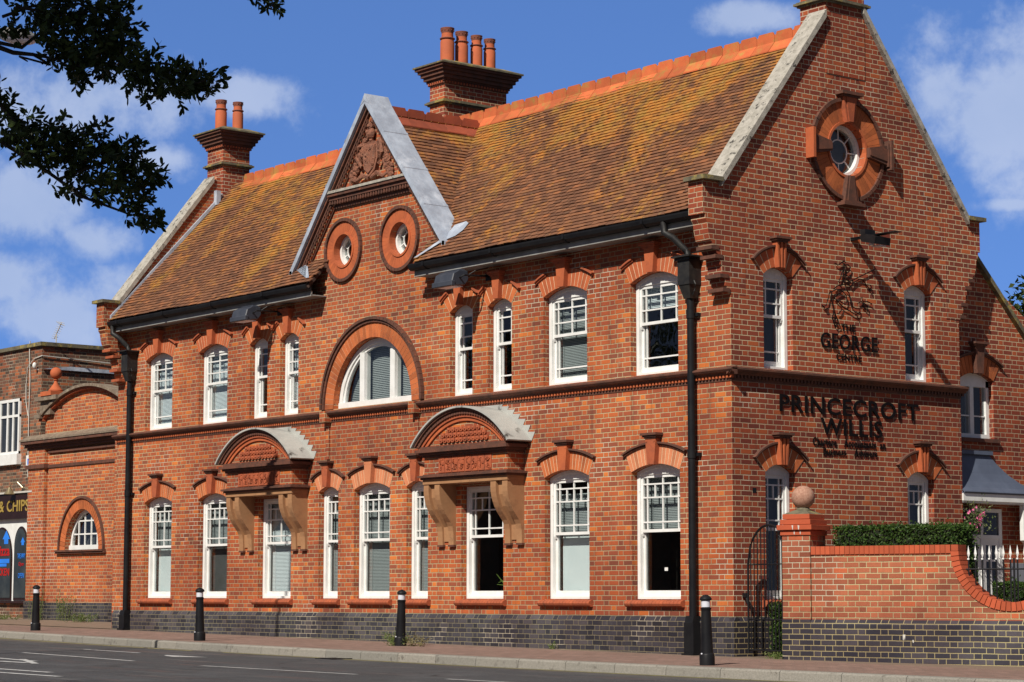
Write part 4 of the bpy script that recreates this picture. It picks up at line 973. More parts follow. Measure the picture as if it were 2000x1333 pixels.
# ---------------------------------------------------------- chimneys
def chimney(x0, x1, y0, y1, zb, zn, zcap, pots, lab, over=.24, xs_=(), tk=None):
    m = MB(); m.box(x0, x1, y0, y1, zb, zn)
    ch = obj('chimney', m, BRS, bld, label=lab)
    m = MB(); b0 = zn-.36
    def ring(mb, o, a, b): mb.box(x0-o, x1+o, y0-o, y1+o, a, b)
    for i, (o, h) in enumerate([(.03, .05), (.05, .05), (.09, .07), (.13, .07), (.17, .06), (.21, .05)]):
        ring(m, o, zn, zn+h-.004); zn += h-.002
    obj('corbelling', m, TERD, ch)
    d = MB(); x = x0
    while x < x1: d.box(x, x+.035, y0-.05, y0, zn-.33, zn-.27); x += .07
    y = y0
    while y < y1: d.box(x1, x1+.05, y, y+.035, zn-.33, zn-.27); y += .07
    obj('corbelling', d, TER, ch, label='brick dentils of the chimney head')
    c = MB(); o = over; c.box(x0-o, x1+o, y0-o, y1+o, zn, zn+.03)
    zt = zn+.03; q = .02; c.add([(x0-o, y0-o, zt), (x1+o, y0-o, zt), (x1+o, y1+o, zt), (x0-o, y1+o, zt), (x0+q, y0+q, zt+.10), (x1-q, y0+q, zt+.10), (x1-q, y1-q, zt+.10), (x0+q, y1-q, zt+.10)], [(0, 1, 5, 4), (1, 2, 6, 5), (2, 3, 7, 6), (3, 0, 4, 7), (4, 5, 6, 7)])
    obj('chimney_cap', c, STO, ch)
    b = MB(); zb1 = zcap
    for o, a, e in ((.035, zb1, zb1+.03), (.075, zb1+.03, zb1+.065), (.045, zb1+.065, zb1+.085)): ring(b, o, a, e)
    obj('chimney_band', b, STO, ch)
    for i, (px, py, hh, rr) in enumerate(pots):
        p = MB(); z = zt+.04
        p.lathe([(rr, 0), (rr*1.0, hh*.62), (rr*.86, hh*.70), (rr*.98, hh*.71), (rr*.98, hh*.74), (rr*.84, hh*.75), (rr*.82, hh*.86)], (px, py, z), 20)
        po = obj('chimney_pot', p, POT, ch, smooth=True)
        p = MB(); p.lathe([(rr*.84, hh*.86), (rr*1.0, hh*.985), (rr*1.0, hh), (rr*.8, hh), (rr*.74, hh*.9)], (px, py, z), 20, cap=False)
        for k in range(12):
            a = 2*math.pi*k/12; p.sphere((px+rr*.93*math.cos(a), py+rr*.93*math.sin(a), z+hh*.93), .012, 6, 4)
        p.lathe([(rr*1.06, hh*.70), (rr*1.10, hh*.715), (rr*1.06, hh*.73)], (px, py, z), 20, cap=False)
        obj('chimney_pot', p, POTR, ch, label='dark perforated rim of a chimney pot')
    return ch
chimney(-10.72, -10.26, 2.49, 3.98, 9.2, 10.73, 10.34, [(-10.48, 2.72, .72, .135), (-10.48, 3.06, .70, .125), (-10.48, 3.42, .68, .115), (-10.48, 3.74, .66, .115)], 'wide chimney with four pots behind the central gable')
chimney(-18.38, -17.74, 2.2, 2.86, 8.6, 10.62, 10.22, [(-18.15, 2.38, .70, .125), (-17.95, 2.68, .66, .115)], 'chimney with two pots on the left gable')
chimney(-.52, .012, 2.04, 2.90, 9.0, 10.9, 10.10, [(-.25, 2.25, .7, .12), (-.25, 2.65, .7, .12)], 'chimney on the right gable, cut by the top edge')

# ---------------------------------------------------------- drainpipes
def pipe(x, zg, lab, zh=5.70, gx=None):
    m = MB(); m.tube([(x, -.10, zh), (x, -.10, .80)], .058, 12)
    for z in (3.1, 5.15): m.tube([(x, -.10, z), (x, -.10, z+.13)], .068, 12); m.box(x-.11, x+.11, -.06, 0, z+.03, z+.08)
    dp = obj('drainpipe', m, BLK, bld, smooth=True, label=lab)
    m = MB(); m.box(x-.10, x+.10, -.19, -.03, zg+.02, .72); m.prism([(-.03, .72), (-.19, .72), (-.165, .82), (-.035, .82)], x-.085, x+.085, 'x'); m.box(x-.13, x+.11, -.215, 0, zg-.02, zg+.03)
    obj('pipe_shoe', m, BLK, dp)
    m = MB(); h = zh; w1, w0 = .155, .08
    w1 = .125; m.box(x-w1, x+w1, -.24, -.0, h-.06, h+.34); m.box(x-w1-.07, x+w1+.07, -.31, 0, h+.34, h+.365); m.box(x-w1-.03, x+w1+.03, -.27, 0, h+.30, h+.34)
    m.add([(x-w1+.01, -.23, h-.06), (x+w1-.01, -.23, h-.06), (x+w1-.01, 0, h-.06), (x-w1+.01, 0, h-.06), (x-w0+.01, -.17, h-.26), (x+w0-.01, -.17, h-.26), (x+w0-.01, -.03, h-.26), (x-w0+.01, -.03, h-.26)], [(0, 1, 5, 4), (1, 2, 6, 5), (2, 3, 7, 6), (3, 0, 4, 7), (4, 5, 6, 7)])
    m.tube([(x-w1+.02, -.14, h+.02), (x-w1-.03, -.14, h-.06), (x-w1+.0, -.14, h-.16), (x-.06, -.12, h-.24)], .012, 6); m.tube([(x+w1-.02, -.14, h+.02), (x+w1+.03, -.14, h-.06), (x+w1, -.14, h-.16), (x+.06, -.12, h-.24)], .012, 6)
    obj('rain_hopper', m, BLKW, dp)
    m = MB(); g = gx; m.tube([(g, -.40, 6.58), (g, -.40, 6.42), (g+.12*(1 if x > g else -1), -.34, 6.34), (x-.04, -.16, 6.16), (x-.0, -.14, 6.10), (x, -.14, h+.36)], .05, 10)
    obj('pipe_bend', m, BLKW, dp, smooth=True)
pipe(-.74, .26, 'black drainpipe at the right end of the front', gx=-.98); pipe(-17.44, .43, 'black drainpipe at the left end of the front', gx=-17.66)

# ================================================================== FLOODLIGHTS AND LETTERING
def floodlight(loc, lab, rz=0, arm=.42, tilt=0):
    o = thing('floodlight', lab, 'floodlight', loc, rz, 'floodlights fixed to the walls')
    m = MB(); m.prism([(-.28, -.08), (-.24, .06), (-.12, .13), (.05, .12), (.07, -.02), (.0, -.11), (-.24, -.14)], -.25, .25, 'x'); m.box(-.27, .27, -.30, -.22, -.15, -.06); m.box(-.20, .20, -.10, .04, .125, .15)
    obj('lamp_housing', m, FLG, o, bevel=.012)
    m = MB(); m.box(-.22, .22, -.24, -.03, -.146, -.135); obj('lamp_glass', m, REFL, o)
    m = MB(); m.tube([(.30, -.12, 0), (.34, -.1, .03), (.34, arm-.06, .05), (.34, arm, .05)], .016, 6); m.tube([(-.29, -.12, 0), (.31, -.12, 0)], .014, 6); m.box(.27, .41, arm-.02, arm, -.02, .12); m.tube([(.3, .0, .03), (.36, .12, .12), (.33, arm, .2)], .008, 5)
    obj('arm', m, IRON, o)
floodlight((-12.33, -.42, 6.30), 'grey floodlight under the left eaves'); floodlight((-6.02, -.42, 6.27), 'grey floodlight under the right eaves')
fs_ = thing('floodlight', 'black floodlight on the gable end above the horse emblem', 'floodlight', (0, 2.42, 6.50), 0, 'floodlights fixed to the walls')
m = MB(); m.prism([(.30, -.02), (.36, .03), (.62, -.05), (.60, -.16), (.34, -.10)], -.02, .32, 'y'); m.box(.30, .40, .0, .22, .02, .09); obj('lamp_housing', m, IRON, fs_)
m = MB(); m.box(.42, .50, .05, .08, -.16, -.13); m.box(.42, .58, .11, .26, -.175, -.16); obj('lamp_glass', m, REFL, fs_)
m = MB(); m.box(0, .9, .10, .25, .0, .012); m.tube([(0, .12, -.02), (.33, .14, 0)], .02, 6); obj('arm', m, IRON, fs_)

def text_obj(name, body, h, x0, x1, z0, z1, par, loc, rz, mat, depth=.03, y=-.06, bold=.0, pins=True, shear=0):
    cu = bpy.data.curves.new(name, 'FONT'); cu.body = body; cu.size = 1; cu.extrude = .02; cu.offset = bold; cu.space_character = 1.05; cu.shear = shear; cu.resolution_u = 3
    to = bpy.data.objects.new('tmp', cu); S.collection.objects.link(to); dg = bpy.context.evaluated_depsgraph_get()
    me = bpy.data.meshes.new_from_object(to.evaluated_get(dg)); bpy.data.objects.remove(to)
    xs_ = [v.co.x for v in me.vertices]; ys_ = [v.co.y for v in me.vertices]; a, b, c, d = min(xs_), max(xs_), min(ys_), max(ys_)
    for v in me.vertices:
        X, Y, Z = v.co; v.co = (x0+(X-a)/(b-a)*(x1-x0), y+(-Z)/.02*depth/2, z0+(Y-c)/(d-c)*(z1-z0))
    me.materials.clear(); me.materials.append(mat); me.validate()
    return obj(name, me, mat, par, loc, rz)
sg1 = thing('wall_lettering', 'black PRINCECROFT WILLIS lettering on the gable end', 'sign', (0, 0, 0), side_rot)
text_obj('letters', 'PRINCECROFT', 1, .955, 3.97, 3.79, 4.05, sg1, (0, 0, 0), 0, LTR, bold=.012, y=-.018, depth=.012)
text_obj('letters', 'WILLIS', 1, 1.80, 3.14, 3.49, 3.745, sg1, (0, 0, 0), 0, LTR, bold=.014, y=-.022, depth=.012)
text_obj('letters', 'Chartere    Accountants  an', 1, 1.64, 3.21, 3.325, 3.445, sg1, (0, 0, 0), 0, LTR, y=-.012, depth=.008, bold=.010)
text_obj('letters', 'Business    Advisers', 1, 1.86, 3.03, 3.195, 3.30, sg1, (0, 0, 0), 0, LTR, y=-.012, depth=.008, bold=.010)
sg2 = thing('wall_lettering', 'black THE GEORGE CENTRE lettering with wire horse and rider', 'sign', (0, 0, 0), side_rot)
text_obj('letters', 'THE', 1, 2.28, 2.59, 5.075, 5.185, sg2, (0, 0, 0), 0, LTR, y=-.012, depth=.008, bold=.010)
text_obj('letters', 'GEORGE', 1, 1.83, 3.07, 4.79, 5.025, sg2, (0, 0, 0), 0, LTR, bold=.006, y=-.02, depth=.012)
text_obj('letters', 'CENTRE', 1, 2.17, 2.71, 4.625, 4.73, sg2, (0, 0, 0), 0, LTR, y=-.012, depth=.008, bold=.010)
HORSE = [[(2.35, 6.14), (2.32, 6.11), (2.35, 6.08), (2.38, 6.12), (2.35, 6.14)], [(2.16, 6.09), (2.21, 6.06), (2.28, 6.1), (2.34, 6.14)], [(2.35, 6.08), (2.44, 6.09), (2.49, 6.05), (2.46, 5.99), (2.4, 5.95)], [(2.33, 6.0), (2.29, 5.94), (2.26, 5.86), (2.22, 5.81), (2.26, 5.8)], [(2.35, 6.05), (2.34, 5.98), (2.32, 5.9), (2.34, 5.81), (2.46, 5.81), (2.5, 5.88), (2.49, 5.94)], [(2.36, 6.01), (2.42, 5.96), (2.36, 5.93), (2.46, 5.9), (2.35, 5.87), (2.45, 5.84)], [(2.5, 5.85), (3.02, 6.07)], [(2.48, 5.76), (2.56, 5.83), (2.68, 5.89), (2.76, 5.89), (2.83, 5.81), (2.88, 5.78), (2.94, 5.72)], [(2.84, 5.82), (2.93, 5.82), (2.95, 5.78), (2.9, 5.75)], [(2.13, 5.7), (2.2, 5.75), (2.32, 5.78), (2.46, 5.79)], [(2.08, 5.65), (2.16, 5.69), (2.26, 5.69), (2.31, 5.67), (2.21, 5.62), (2.12, 5.56)], [(2.06, 5.66), (2.02, 5.62), (1.99, 5.52), (1.95, 5.43), (1.89, 5.41), (1.86, 5.43)], [(1.89, 5.41), (1.93, 5.37), (1.98, 5.39)], [(2.08, 5.65), (2.05, 5.57), (2.08, 5.47), (2.11, 5.38), (2.1, 5.3)], [(2.1, 5.36), (2.15, 5.3), (2.2, 5.22), (2.24, 5.14), (2.16, 5.12), (2.1, 5.18), (2.08, 5.26), (2.1, 5.32)], [(2.09, 5.26), (2.16, 5.25), (2.12, 5.2), (2.19, 5.18), (2.14, 5.14)], [(2.12, 5.56), (2.19, 5.52), (2.27, 5.46), (2.35, 5.42), (2.45, 5.39), (2.55, 5.35), (2.61, 5.34)], [(2.38, 5.7), (2.44, 5.67), (2.47, 5.6), (2.48, 5.5), (2.51, 5.46), (2.61, 5.43), (2.67, 5.44), (2.68, 5.39), (2.61, 5.34), (2.65, 5.28)], [(2.31, 5.68), (2.39, 5.61), (2.4, 5.52), (2.36, 5.48), (2.29, 5.5), (2.25, 5.52)], [(2.29, 5.44), (2.28, 5.39), (2.22, 5.33), (2.19, 5.33)], [(2.73, 5.62), (2.74, 5.56), (2.65, 5.52)], [(2.75, 5.56), (2.86, 5.56), (2.95, 5.53)], [(2.74, 5.54), (2.78, 5.46), (2.86, 5.41), (2.85, 5.49), (2.78, 5.53), (2.72, 5.49), (2.78, 5.48)]]
m = MB()
for ln in HORSE: m.tube([(a, -.028, b) for a, b in ln], .0085, 5); [m.tube([(a, -.03, b), (a, 0, b)], .004, 4) for a, b in ln[::2]]
obj('horse_emblem', m, LTR, sg2)
vb = MB(); vb.box(.40, .47, -.004, .01, 2.59, 2.66); obj('vent_grille', vb, IRON, bld, rz=side_rot)

# ================================================================== LEFT: SCREEN WALL AND SHOP
an = thing('screen_wall', 'lower red brick wall with arched top and half round window, left of the office', 'wall')
YA = 1.80; ah = [semi(-22.95, .80, 2.13)]
ah = [(-23.75, -22.15, lambda x: 2.14, lambda x: 2.14+.92*(max(0, 1-((x+22.95)/.80)**2))**.5, 20)]
m = MB(); wall(m, -25.3, L-.0, .4, 4.75, ah, y=YA, depth=.14)
ac = lambda x: 5.165+.60*max(0, 1-((x+22.75)/2.15)**2)
AP = [(-24.85+3.95*i/16) for i in range(17)]
for a, b in zip(AP[:-1], AP[1:]): m.quad((a, YA, 4.75), (b, YA, 4.75), (b, YA, ac(b)), (a, YA, ac(a)))
m.quad((-20.9, YA, 4.75), (L, YA, 4.75), (L, YA, 5.1), (-20.9, YA, ac(-20.9)))
m.box(-25.5, -24.68, YA-.09, YA+.3, .4, 4.72); m.box(L-.2, L-.01, .06, YA+.1, .2, 4.3)
obj('wall', m, BR, an)
m = MB(); m.box(-24.68, L, YA-.05, YA+.02, .4, .95); m.box(-25.52, -24.66, YA-.12, YA, .4, .99); obj('plinth', m, BB, an)
m = MB(); m.box(-25.6, L, YA-.03, YA, 4.06, 4.13); m.box(-25.56, -24.62, YA-.14, YA, 4.06, 4.15)
for a, b, c in ((4.50, 4.56, .10), (4.56, 4.63, .15), (4.63, 4.70, .24)): m.box(-25.5-c*.6, L, YA-c, YA, a, b)
m.box(-24.6, L, YA-.05, YA, 4.40, 4.46); obj('cornice', m, TERD, an)
m = MB(); m.prism([(YA-.26, 4.70), (YA-.26, 4.74), (YA, 4.86), (YA, 4.70)], -25.66, L, 'x')
for a, b in zip(AP[:-1], AP[1:]): m.prism([(a, ac(a)+.06), (b, ac(b)+.06), (b, ac(b)+.125), (a, ac(a)+.125)], YA-.16, YA+.22)
m.box(-25.1, -24.8, YA-.18, YA+.22, 5.22, 5.32); m.box(-25.0, -23.95, YA-.22, YA+.25, 5.62, 5.72); m.box(-24.9, -24.4, YA-.12, YA+.2, 5.3, 5.62)
obj('coping', m, STA, an, label='mossy stone coping of the arched top')
m = MB()
for a, b in zip(AP[:-1], AP[1:]): m.prism([(a, ac(a)), (b, ac(b)), (b, ac(b)+.062), (a, ac(a)+.062)], YA-.10, YA+.02)
m.prism([(-25.0, 5.16), (-24.8, 5.16), (-24.8, 5.22), (-25.0, 5.22)], YA-.1, YA); obj('arch_moulding', m, TER, an)
# elliptical window
f = MB(); q = 24
EL = lambda k, i, n=24: (k*.80*math.cos(math.pi*i/n), 2.14+(.92-.80*(1-k))*math.sin(math.pi*i/n))
for i in range(q): f.prism([EL(.90, i), EL(.995, i), EL(.995, i+1), EL(.90, i+1)], .13, .2)
f.box(-.8, .8, .10, .22, 2.14, 2.25)
for x in (-.44, -.15, .15, .44): f.box(x-.016, x+.016, .15, .18, 2.25, 2.14+.88*math.sqrt(1-(x/.8)**2)-.04)
for z in (2.50, 2.80): hwz = .8*math.sqrt(1-((z-2.14)/.92)**2)-.03; f.box(-hwz, hwz, .152, .178, z-.016, z+.016)
aw = obj('window', f, WHT, an, (-22.95, YA, 0))
p = MB(); p.add([(0, .165, 2.14)]+[(EL(.93, i)[0], .165, EL(.93, i)[1]) for i in range(q+1)], [(0, i+1, i+2) for i in range(q)]); obj('pane', p, GLS, aw)
p = MB(); p.box(-.85, .85, .5, .55, 2.1, 3.2); obj('blind', p, ROOM, aw)  # dark backing sheet stands in for the room, no real blind
m = MB(); n = 34
def EO(o, i, n=34): return ((.80+o)*math.cos(math.pi*i/n), 2.14+(.92+o)*math.sin(math.pi*i/n))
for i in range(n): m.prism([EO(.0, i+.05), EO(.24, i+.05), EO(.24, i+.95), EO(.0, i+.95)], -.012, .1)
obj('arch', m, RUB, aw)
m = MB()
for i in range(n): m.prism([EO(.24, i), EO(.295, i), EO(.295, i+1), EO(.24, i+1)], -.05, .02)
obj('hood_mould', m, TERD, aw)
m = MB(); m.box(-1.16, 1.16, -.07, .12, 2.06, 2.10); m.box(-1.13, 1.13, -.10, .12, 2.10, 2.14); obj('sill', m, TERD, aw)
bf = MB(); bf.lathe([(.17, 0), (.17, .04), (.14, .07), (.05, .20), (.035, .26), (.06, .275), (.06, .29), (.03, .31)], (0, 0, .10), 20); bf.box(-.26, .26, -.26, .26, 0, .10); bf.sphere((0, 0, .10+.31+.125), .14, 20, 12)
fo = obj('ball_finial', bf, TERO, None, (-24.42, YA+.02, 5.72), smooth=True); tag(fo, 'orange terracotta ball finial standing on the left end of the arched screen wall', 'finial')

# shop
shp = thing('shop_building', 'brown brick takeaway shop with flat parapet at the left edge', 'shop')
YS = 1.88
m = MB(); m.box(-36, -25.26, YS, 14, .3, 6.98); obj('wall', m, BS, shp)
m = MB(); m.box(-36.1, -25.2, YS-.07, 14.05, 6.98, 7.07); obj('parapet_coping', m, STO, shp)
m = MB(); m.box(-31.5, -25.30, YS-.14, YS, 2.92, 3.52); fs = obj('shop_sign', m, BRWN, shp)
m = MB(); m.box(-31.5, -25.28, YS-.18, YS, 3.52, 3.56); obj('sign_trim', m, CBL, fs)
text_obj('letters', 'FISH & CHIPS', 1, -27.98, -25.47, 3.09, 3.36, fs, (0, 0, 0), 0, GOLD, y=YS-.15, depth=.01, bold=.015)
m = MB(); m.box(-31.5, -25.62, YS-.04, YS, .98, 2.92)
wv_ = obj('shop_front', m, WHT, shp)
def archpane(x0, x1, zb, zt, yy, mat, nm, par, rim=None):
    p = MB(); q = 20; xm, hw2 = (x0+x1)/2, (x1-x0)/2; r_ = min(hw2*1.35, zt-zb); 
    pts = [(x0, zb), (x1, zb)]+[(xm+hw2*math.cos(math.pi*i/q), zt-r_+r_*math.sin(math.pi*i/q)) for i in range(q+1)]
    p.prism(pts, yy-.012, yy); return obj(nm, p, mat, par)
for (a, b) in ((-26.36, -25.67), (-27.6, -26.46), (-28.9, -27.7)):
    archpane(a, b, 1.0, 2.74, YS-.045, BRWN, 'window_frame', wv_); archpane(a+.05, b-.05, 1.06, 2.69, YS-.06, noise_mat('dark_shop_glass', (.02, .024, .022), (.05, .055, .05), 1.2, rough=.08, spec=.6, bump=0), 'pane', wv_)
m = MB(); m.box(-31.5, -25.6, YS-.10, YS, .93, .985); obj('shop_sill', m, BRWN, shp)
def vinyl(x, zs_, col, wv, yy=YS-.076):
    m = MB()
    for (a, b, h) in zs_: m.box(x+a, x+b, yy-.002, yy, h[0], h[1])
    obj('window_lettering', m, col, shp)
ar_ = lambda x, z, s_: [(x-s_, z), (x, z+s_*1.1), (x+s_, z), (x+s_*.55, z), (x+s_*.55, z-s_*.6), (x-s_*.55, z-s_*.6), (x-s_*.55, z)]
m = MB(); m.prism(ar_(-26.75, 2.45, .19), YS-.078, YS-.076); m.prism(ar_(-25.88, 2.36, .11), YS-.078, YS-.076)
m.box(-27.1, -26.56, YS-.078, YS-.076, 1.88, 1.98); m.box(-27.1, -26.70, YS-.078, YS-.076, 1.80, 1.87)
obj('window_lettering', m, BLUE, shp)
text_obj('window_lettering', 'TAKE AWAY', 1, -26.13, -25.74, 1.98, 2.10, shp, (0, 0, 0), 0, BLUE, y=YS-.078, depth=.004); text_obj('window_lettering', 'OPEN', 1, -26.08, -25.78, 1.52, 1.64, shp, (0, 0, 0), 0, BLUE, y=YS-.078, depth=.004)
text_obj('window_lettering', 'Pizza', 1, -27.25, -26.55, 2.05, 2.30, shp, (0, 0, 0), 0, REDV, y=YS-.079, depth=.004, bold=.03); text_obj('window_lettering', 'CHICKEN', 1, -27.5, -26.55, 1.58, 1.76, shp, (0, 0, 0), 0, REDV, y=YS-.079, depth=.004, bold=.03)
text_obj('window_lettering', 'Open', 1, -26.06, -25.80, 1.78, 1.90, shp, (0, 0, 0), 0, REDV, y=YS-.079, depth=.004)
f = MB(); x0, x1, za, zb = -28.4, -26.28, 4.48, 5.80
f.box(x0, x1, YS-.05, YS+.02, zb-.07, zb); f.box(x1-.07, x1, YS-.049, YS+.02, za, zb); f.box(x0, x0+.07, YS-.049, YS+.02, za, zb); f.box(x0, x1, YS-.05, YS+.02, za, za+.06)
for x in (-26.62, -26.92, -27.3, -27.7): f.box(x-.035, x+.035, YS-.045, YS, za, zb)
f.box(x0, x1, YS-.047, YS, 5.36, 5.42); f.box(x0, x1+.06, YS-.12, YS, 4.22, 4.47)
w_o = obj('window', f, WHT, shp); p = MB(); p.quad((x0, YS-.02, za), (x1, YS-.02, za), (x1, YS-.02, zb), (x0, YS-.02, zb)); obj('pane', p, noise_mat('dark_upper_glass', (.035, .04, .045), (.02, .022, .024), 1, rough=.1, spec=.6, bump=0), w_o)
m = MB(); m.prism([(YS, 6.43), (3.8, 6.42), (3.8, 6.50), (2.6, 6.52)], -25.25, -25.2, 'x'); obj('lead_flashing', m, LEAD, shp)
def single(name, mb, mat, lab, cat, **k):
    o = obj(name, mb, mat, **k); tag(o, lab, cat); return o
m = MB(); m.tube([(-25.86, YS-.02, 7.14), (-25.86, YS-.03, 6.9), (-25.80, YS-.03, 6.2), (-25.82, YS-.03, 5.4), (-25.80, YS-.03, 3.9)], .013, 5)
m.tube([(-25.2, 5, 6.62), (-25.23, 3.0, 6.70), (-25.23, YS-.02, 6.74), (-25.6, YS-.03, 6.70), (-25.95, YS-.03, 6.5), (-26.0, YS-.03, 6.1), (-25.98, YS-.03, 5.7), (-25.86, YS-.03, 5.35)], .013, 5)
single('cable', m, CBL, 'white cables looped down the shop wall', 'cable')
m = MB(); m.box(-25.74, -25.50, YS-.12, YS, 4.10, 4.40); o = single('alarm_box', m, WHT, 'white alarm box beside the corner of the shop', 'alarm box', bevel=.01); 
m = MB(); m.box(-25.65, -25.60, YS-.124, YS-.121, 4.18, 4.32); obj('alarm_mark', m, BLUE, o)
m = MB(); m.tube([(-25.45, YS, 6.42), (-25.45, YS-.08, 6.45)], .02, 6); m.sphere((-25.45, YS-.10, 6.52), .05, 10, 8, (1, 1, 1.5)); single('security_light', m, WHT, 'tiny white security light near the top of the shop corner', 'light')
m = MB(); m.box(-25.60, -25.36, YS-.02, YS, 2.03, 2.42); o = single('notice_sign', m, WHT, 'small white and blue notice on the pier beside the shop window', 'sign')
m = MB(); m.box(-25.57, -25.50, YS-.024, YS-.021, 2.24, 2.36); m.box(-25.57, -25.40, YS-.024, YS-.021, 2.14, 2.17); m.box(-25.57, -25.42, YS-.024, YS-.021, 2.08, 2.10); obj('notice_print', m, PLQ, o)
wl = thing('wall_lamp', 'small brass swan neck lamp over the shop sign', 'lamp', (-26.12, YS, 3.60))
m = MB(); m.tube([(.55, 0, -.02), (.25, -.12, .05), (.1, -.18, .18), (-.10, -.24, .16), (-.15, -.26, .06)], .014, 6); obj('arm', m, BRASS, wl)
m = MB(); m.lathe([(.03, .0), (.05, -.04), (.14, -.16), (.135, -.165), (.04, -.05)], (-.15, -.26, .06), 14, cap=False); obj('lamp_shade', m, BRASS, wl, smooth=True)
ae = MB(); ae.tube([(-25.0, 2.1, 7.05), (-25.0, 2.1, 7.25)], .015, 5); ae.tube([(-25.1, 2.1, 7.15), (-24.75, 2.1, 7.5)], .012, 5)
for k in range(9):
    f_ = k/8; ae.tube([(-25.1+.35*f_-.05, 2.05, 7.15+.35*f_+.02), (-25.1+.35*f_+.05, 2.15, 7.15+.35*f_-.02)], .006, 4)
ae.tube([(-24.82, 2.0, 7.52), (-24.68, 2.15, 7.42)], .008, 4); single('tv_aerial', ae, CBL, 'small television aerial on the shop roof', 'aerial')

# ================================================================== RIGHT: WING, PORCH, GARDEN WALL
wg = thing('side_wing', 'red brick rear wing with sloping coping and porch at the right edge', 'building')
XW = -.30
def wt(x): return 6.46-(x-5.84)*1.0 if x > 5.84 else 6.46
m = MB(); wh = [seg(5.93-.15, .38, 3.62, 4.56, .12)]
wh = [seg(5.72, .42, 3.62, 4.56, .12), flat(5.0, .9, .2, 2.45)]
wall(m, W-.05, 12, .1, lambda x: max(2.6, 6.46-max(0, x-5.84)*.985), [wh[0]], y=-XW, depth=.10)
m.v = [(v[0], v[1], v[2]) for v in m.v]
wl_ = obj('wall', m, BRS, wg, rz=side_rot)
m = MB(); m.prism([(W, .1), (11, .1), (11, 1.5), (5.84, 6.40), (W, 6.40)], XW-4, XW-.5, 'x'); obj('wall', m, BRS, wg, label='body of the rear wing')
m = MB(); 
for i in range(5):
    a = 5.70+i*.85; b = a+.845; m.prism([(a, 6.60-(a-5.7)*.985), (b, 6.60-(b-5.7)*.985), (b, 6.50-(b-5.7)*.985), (a, 6.50-(a-5.7)*.985)], XW-.3, XW+.09, 'x')
obj('coping', m, STO, wg)
# wing window (white casement) on local frame
wf = MB(); hw2 = .42; z0w, zsw = 3.62, 4.56
R = (hw2**2+.12**2)/(.24); cz = zsw+.12-R; lo = [(-hw2+2*hw2*i/10, zsw-.10) for i in range(11)]; hi = [(x, cz+math.sqrt(R*R-x*x)) for x, _ in lo]; wf.strip(lo, hi, .10, .2)
for x in (-hw2, hw2-.07): wf.box(x, x+.07, .10, .2, z0w, zsw)
wf.box(-.045, .045, .098, .2, z0w, zsw-.1); wf.box(-hw2, hw2, .097, .2, z0w, z0w+.08)
for sx_ in (-1, 1): wf.box(min(sx_*.05, sx_*(hw2-.07)), max(sx_*.05, sx_*(hw2-.07)), .12, .15, 3.98, 4.0)
wo = obj('window', wf, WHT, wg, (XW, 5.72, 0), side_rot); p = MB(); p.quad((-.4, .14, 3.65), (.4, .14, 3.65), (.4, .14, 4.6), (-.4, .14, 4.6)); obj('pane', p, GLS, wo)
p = MB(); p.box(-.5, .5, .35, .4, 3.5, 4.8); obj('blind', p, DKROOM, wo)  # near-black backing stands in for the shaded interior, no real blind
mm, bk_, R_a, cz_a, a1_a, R2_a = arch_mesh(.42, 4.56, .12, .28, .15); obj('arch', mm, RUB, wo); obj('hood_mould', hood_mesh(R2_a, cz_a, a1_a, .2), TERD, wo)
km, cm = key_mesh(4.66, 5.08, .15, .22); obj('keystone', km, TERD, wo); obj('keystone', cm, TERD, wo)
m = MB(); m.box(-.5, .5, -.06, .1, 3.56, 3.62); obj('sill', m, TERD, wo)
# porch: sprocketed lead roof, white fascia, doors
pr_ = MB(); n = 10; PY0, PY1 = 4.97, 6.65
hp = [(0, 3.36), (.05, 3.20), (.11, 3.05), (.18, 2.92), (.25, 2.82), (.33, 2.75)]     # out from wall, height
def hipr(o): return (XW+o, PY0, PY1-.62+o*.62)
for (o1, z1_), (o2, z2_) in zip(hp[:-1], hp[1:]):
    pr_.quad((XW+o1, PY0, z1_), (XW+o1, 6.0+o1*2.9, z1_), (XW+o2, 6.0+o2*2.9, z2_), (XW+o2, PY0, z2_))
    pr_.quad((XW+o1, 6.0+o1*2.9, z1_), (XW, 6.0+o1*2.9, z1_), (XW, 6.0+o2*2.9, z2_), (XW+o2, 6.0+o2*2.9, z2_))
pr_.box(XW, XW+.05, PY0, 6.04, 3.36, 3.42); pr_.box(XW, XW+.34, PY0, 6.98, 2.715, 2.748); pr_.tube([(XW+.34, PY0, 2.74), (XW+.34, 6.98, 2.74)], .022, 6)
po = obj('porch_roof', pr_, LEADD, wg, fix=False, smooth=False)
m = MB(); m.box(XW, XW+.33, PY0, 6.96, 2.60, 2.714); m.box(XW, XW+.30, PY0, 6.94, 2.57, 2.60); obj('porch_fascia', m, WHT, po)
m = MB(); m.prism([(6.48, 2.569), (7.3, 2.569), (7.3, 2.45), (7.1, 2.4), (6.95, 2.2), (6.85, 2.0), (6.72, 1.86), (6.60, 1.86), (6.55, 1.95), (6.48, 2.0)], XW+.2, XW+.28, 'x'); obj('porch_bracket', m, WHT, po)
d = MB(); yd0, yd1 = 4.98, 6.24; xd = XW+.03
d.box(XW-.02, xd, yd0, yd0+.07, .2, 2.50); d.box(XW-.02, xd, yd1-.07, yd1, .2, 2.50); d.box(XW-.02, xd+.001, yd0, yd1, 2.44, 2.50); d.box(XW-.02, xd+.002, yd0, yd1, 2.02, 2.08); d.box(XW-.02, xd+.003, 5.72, 5.78, .2, 2.5)
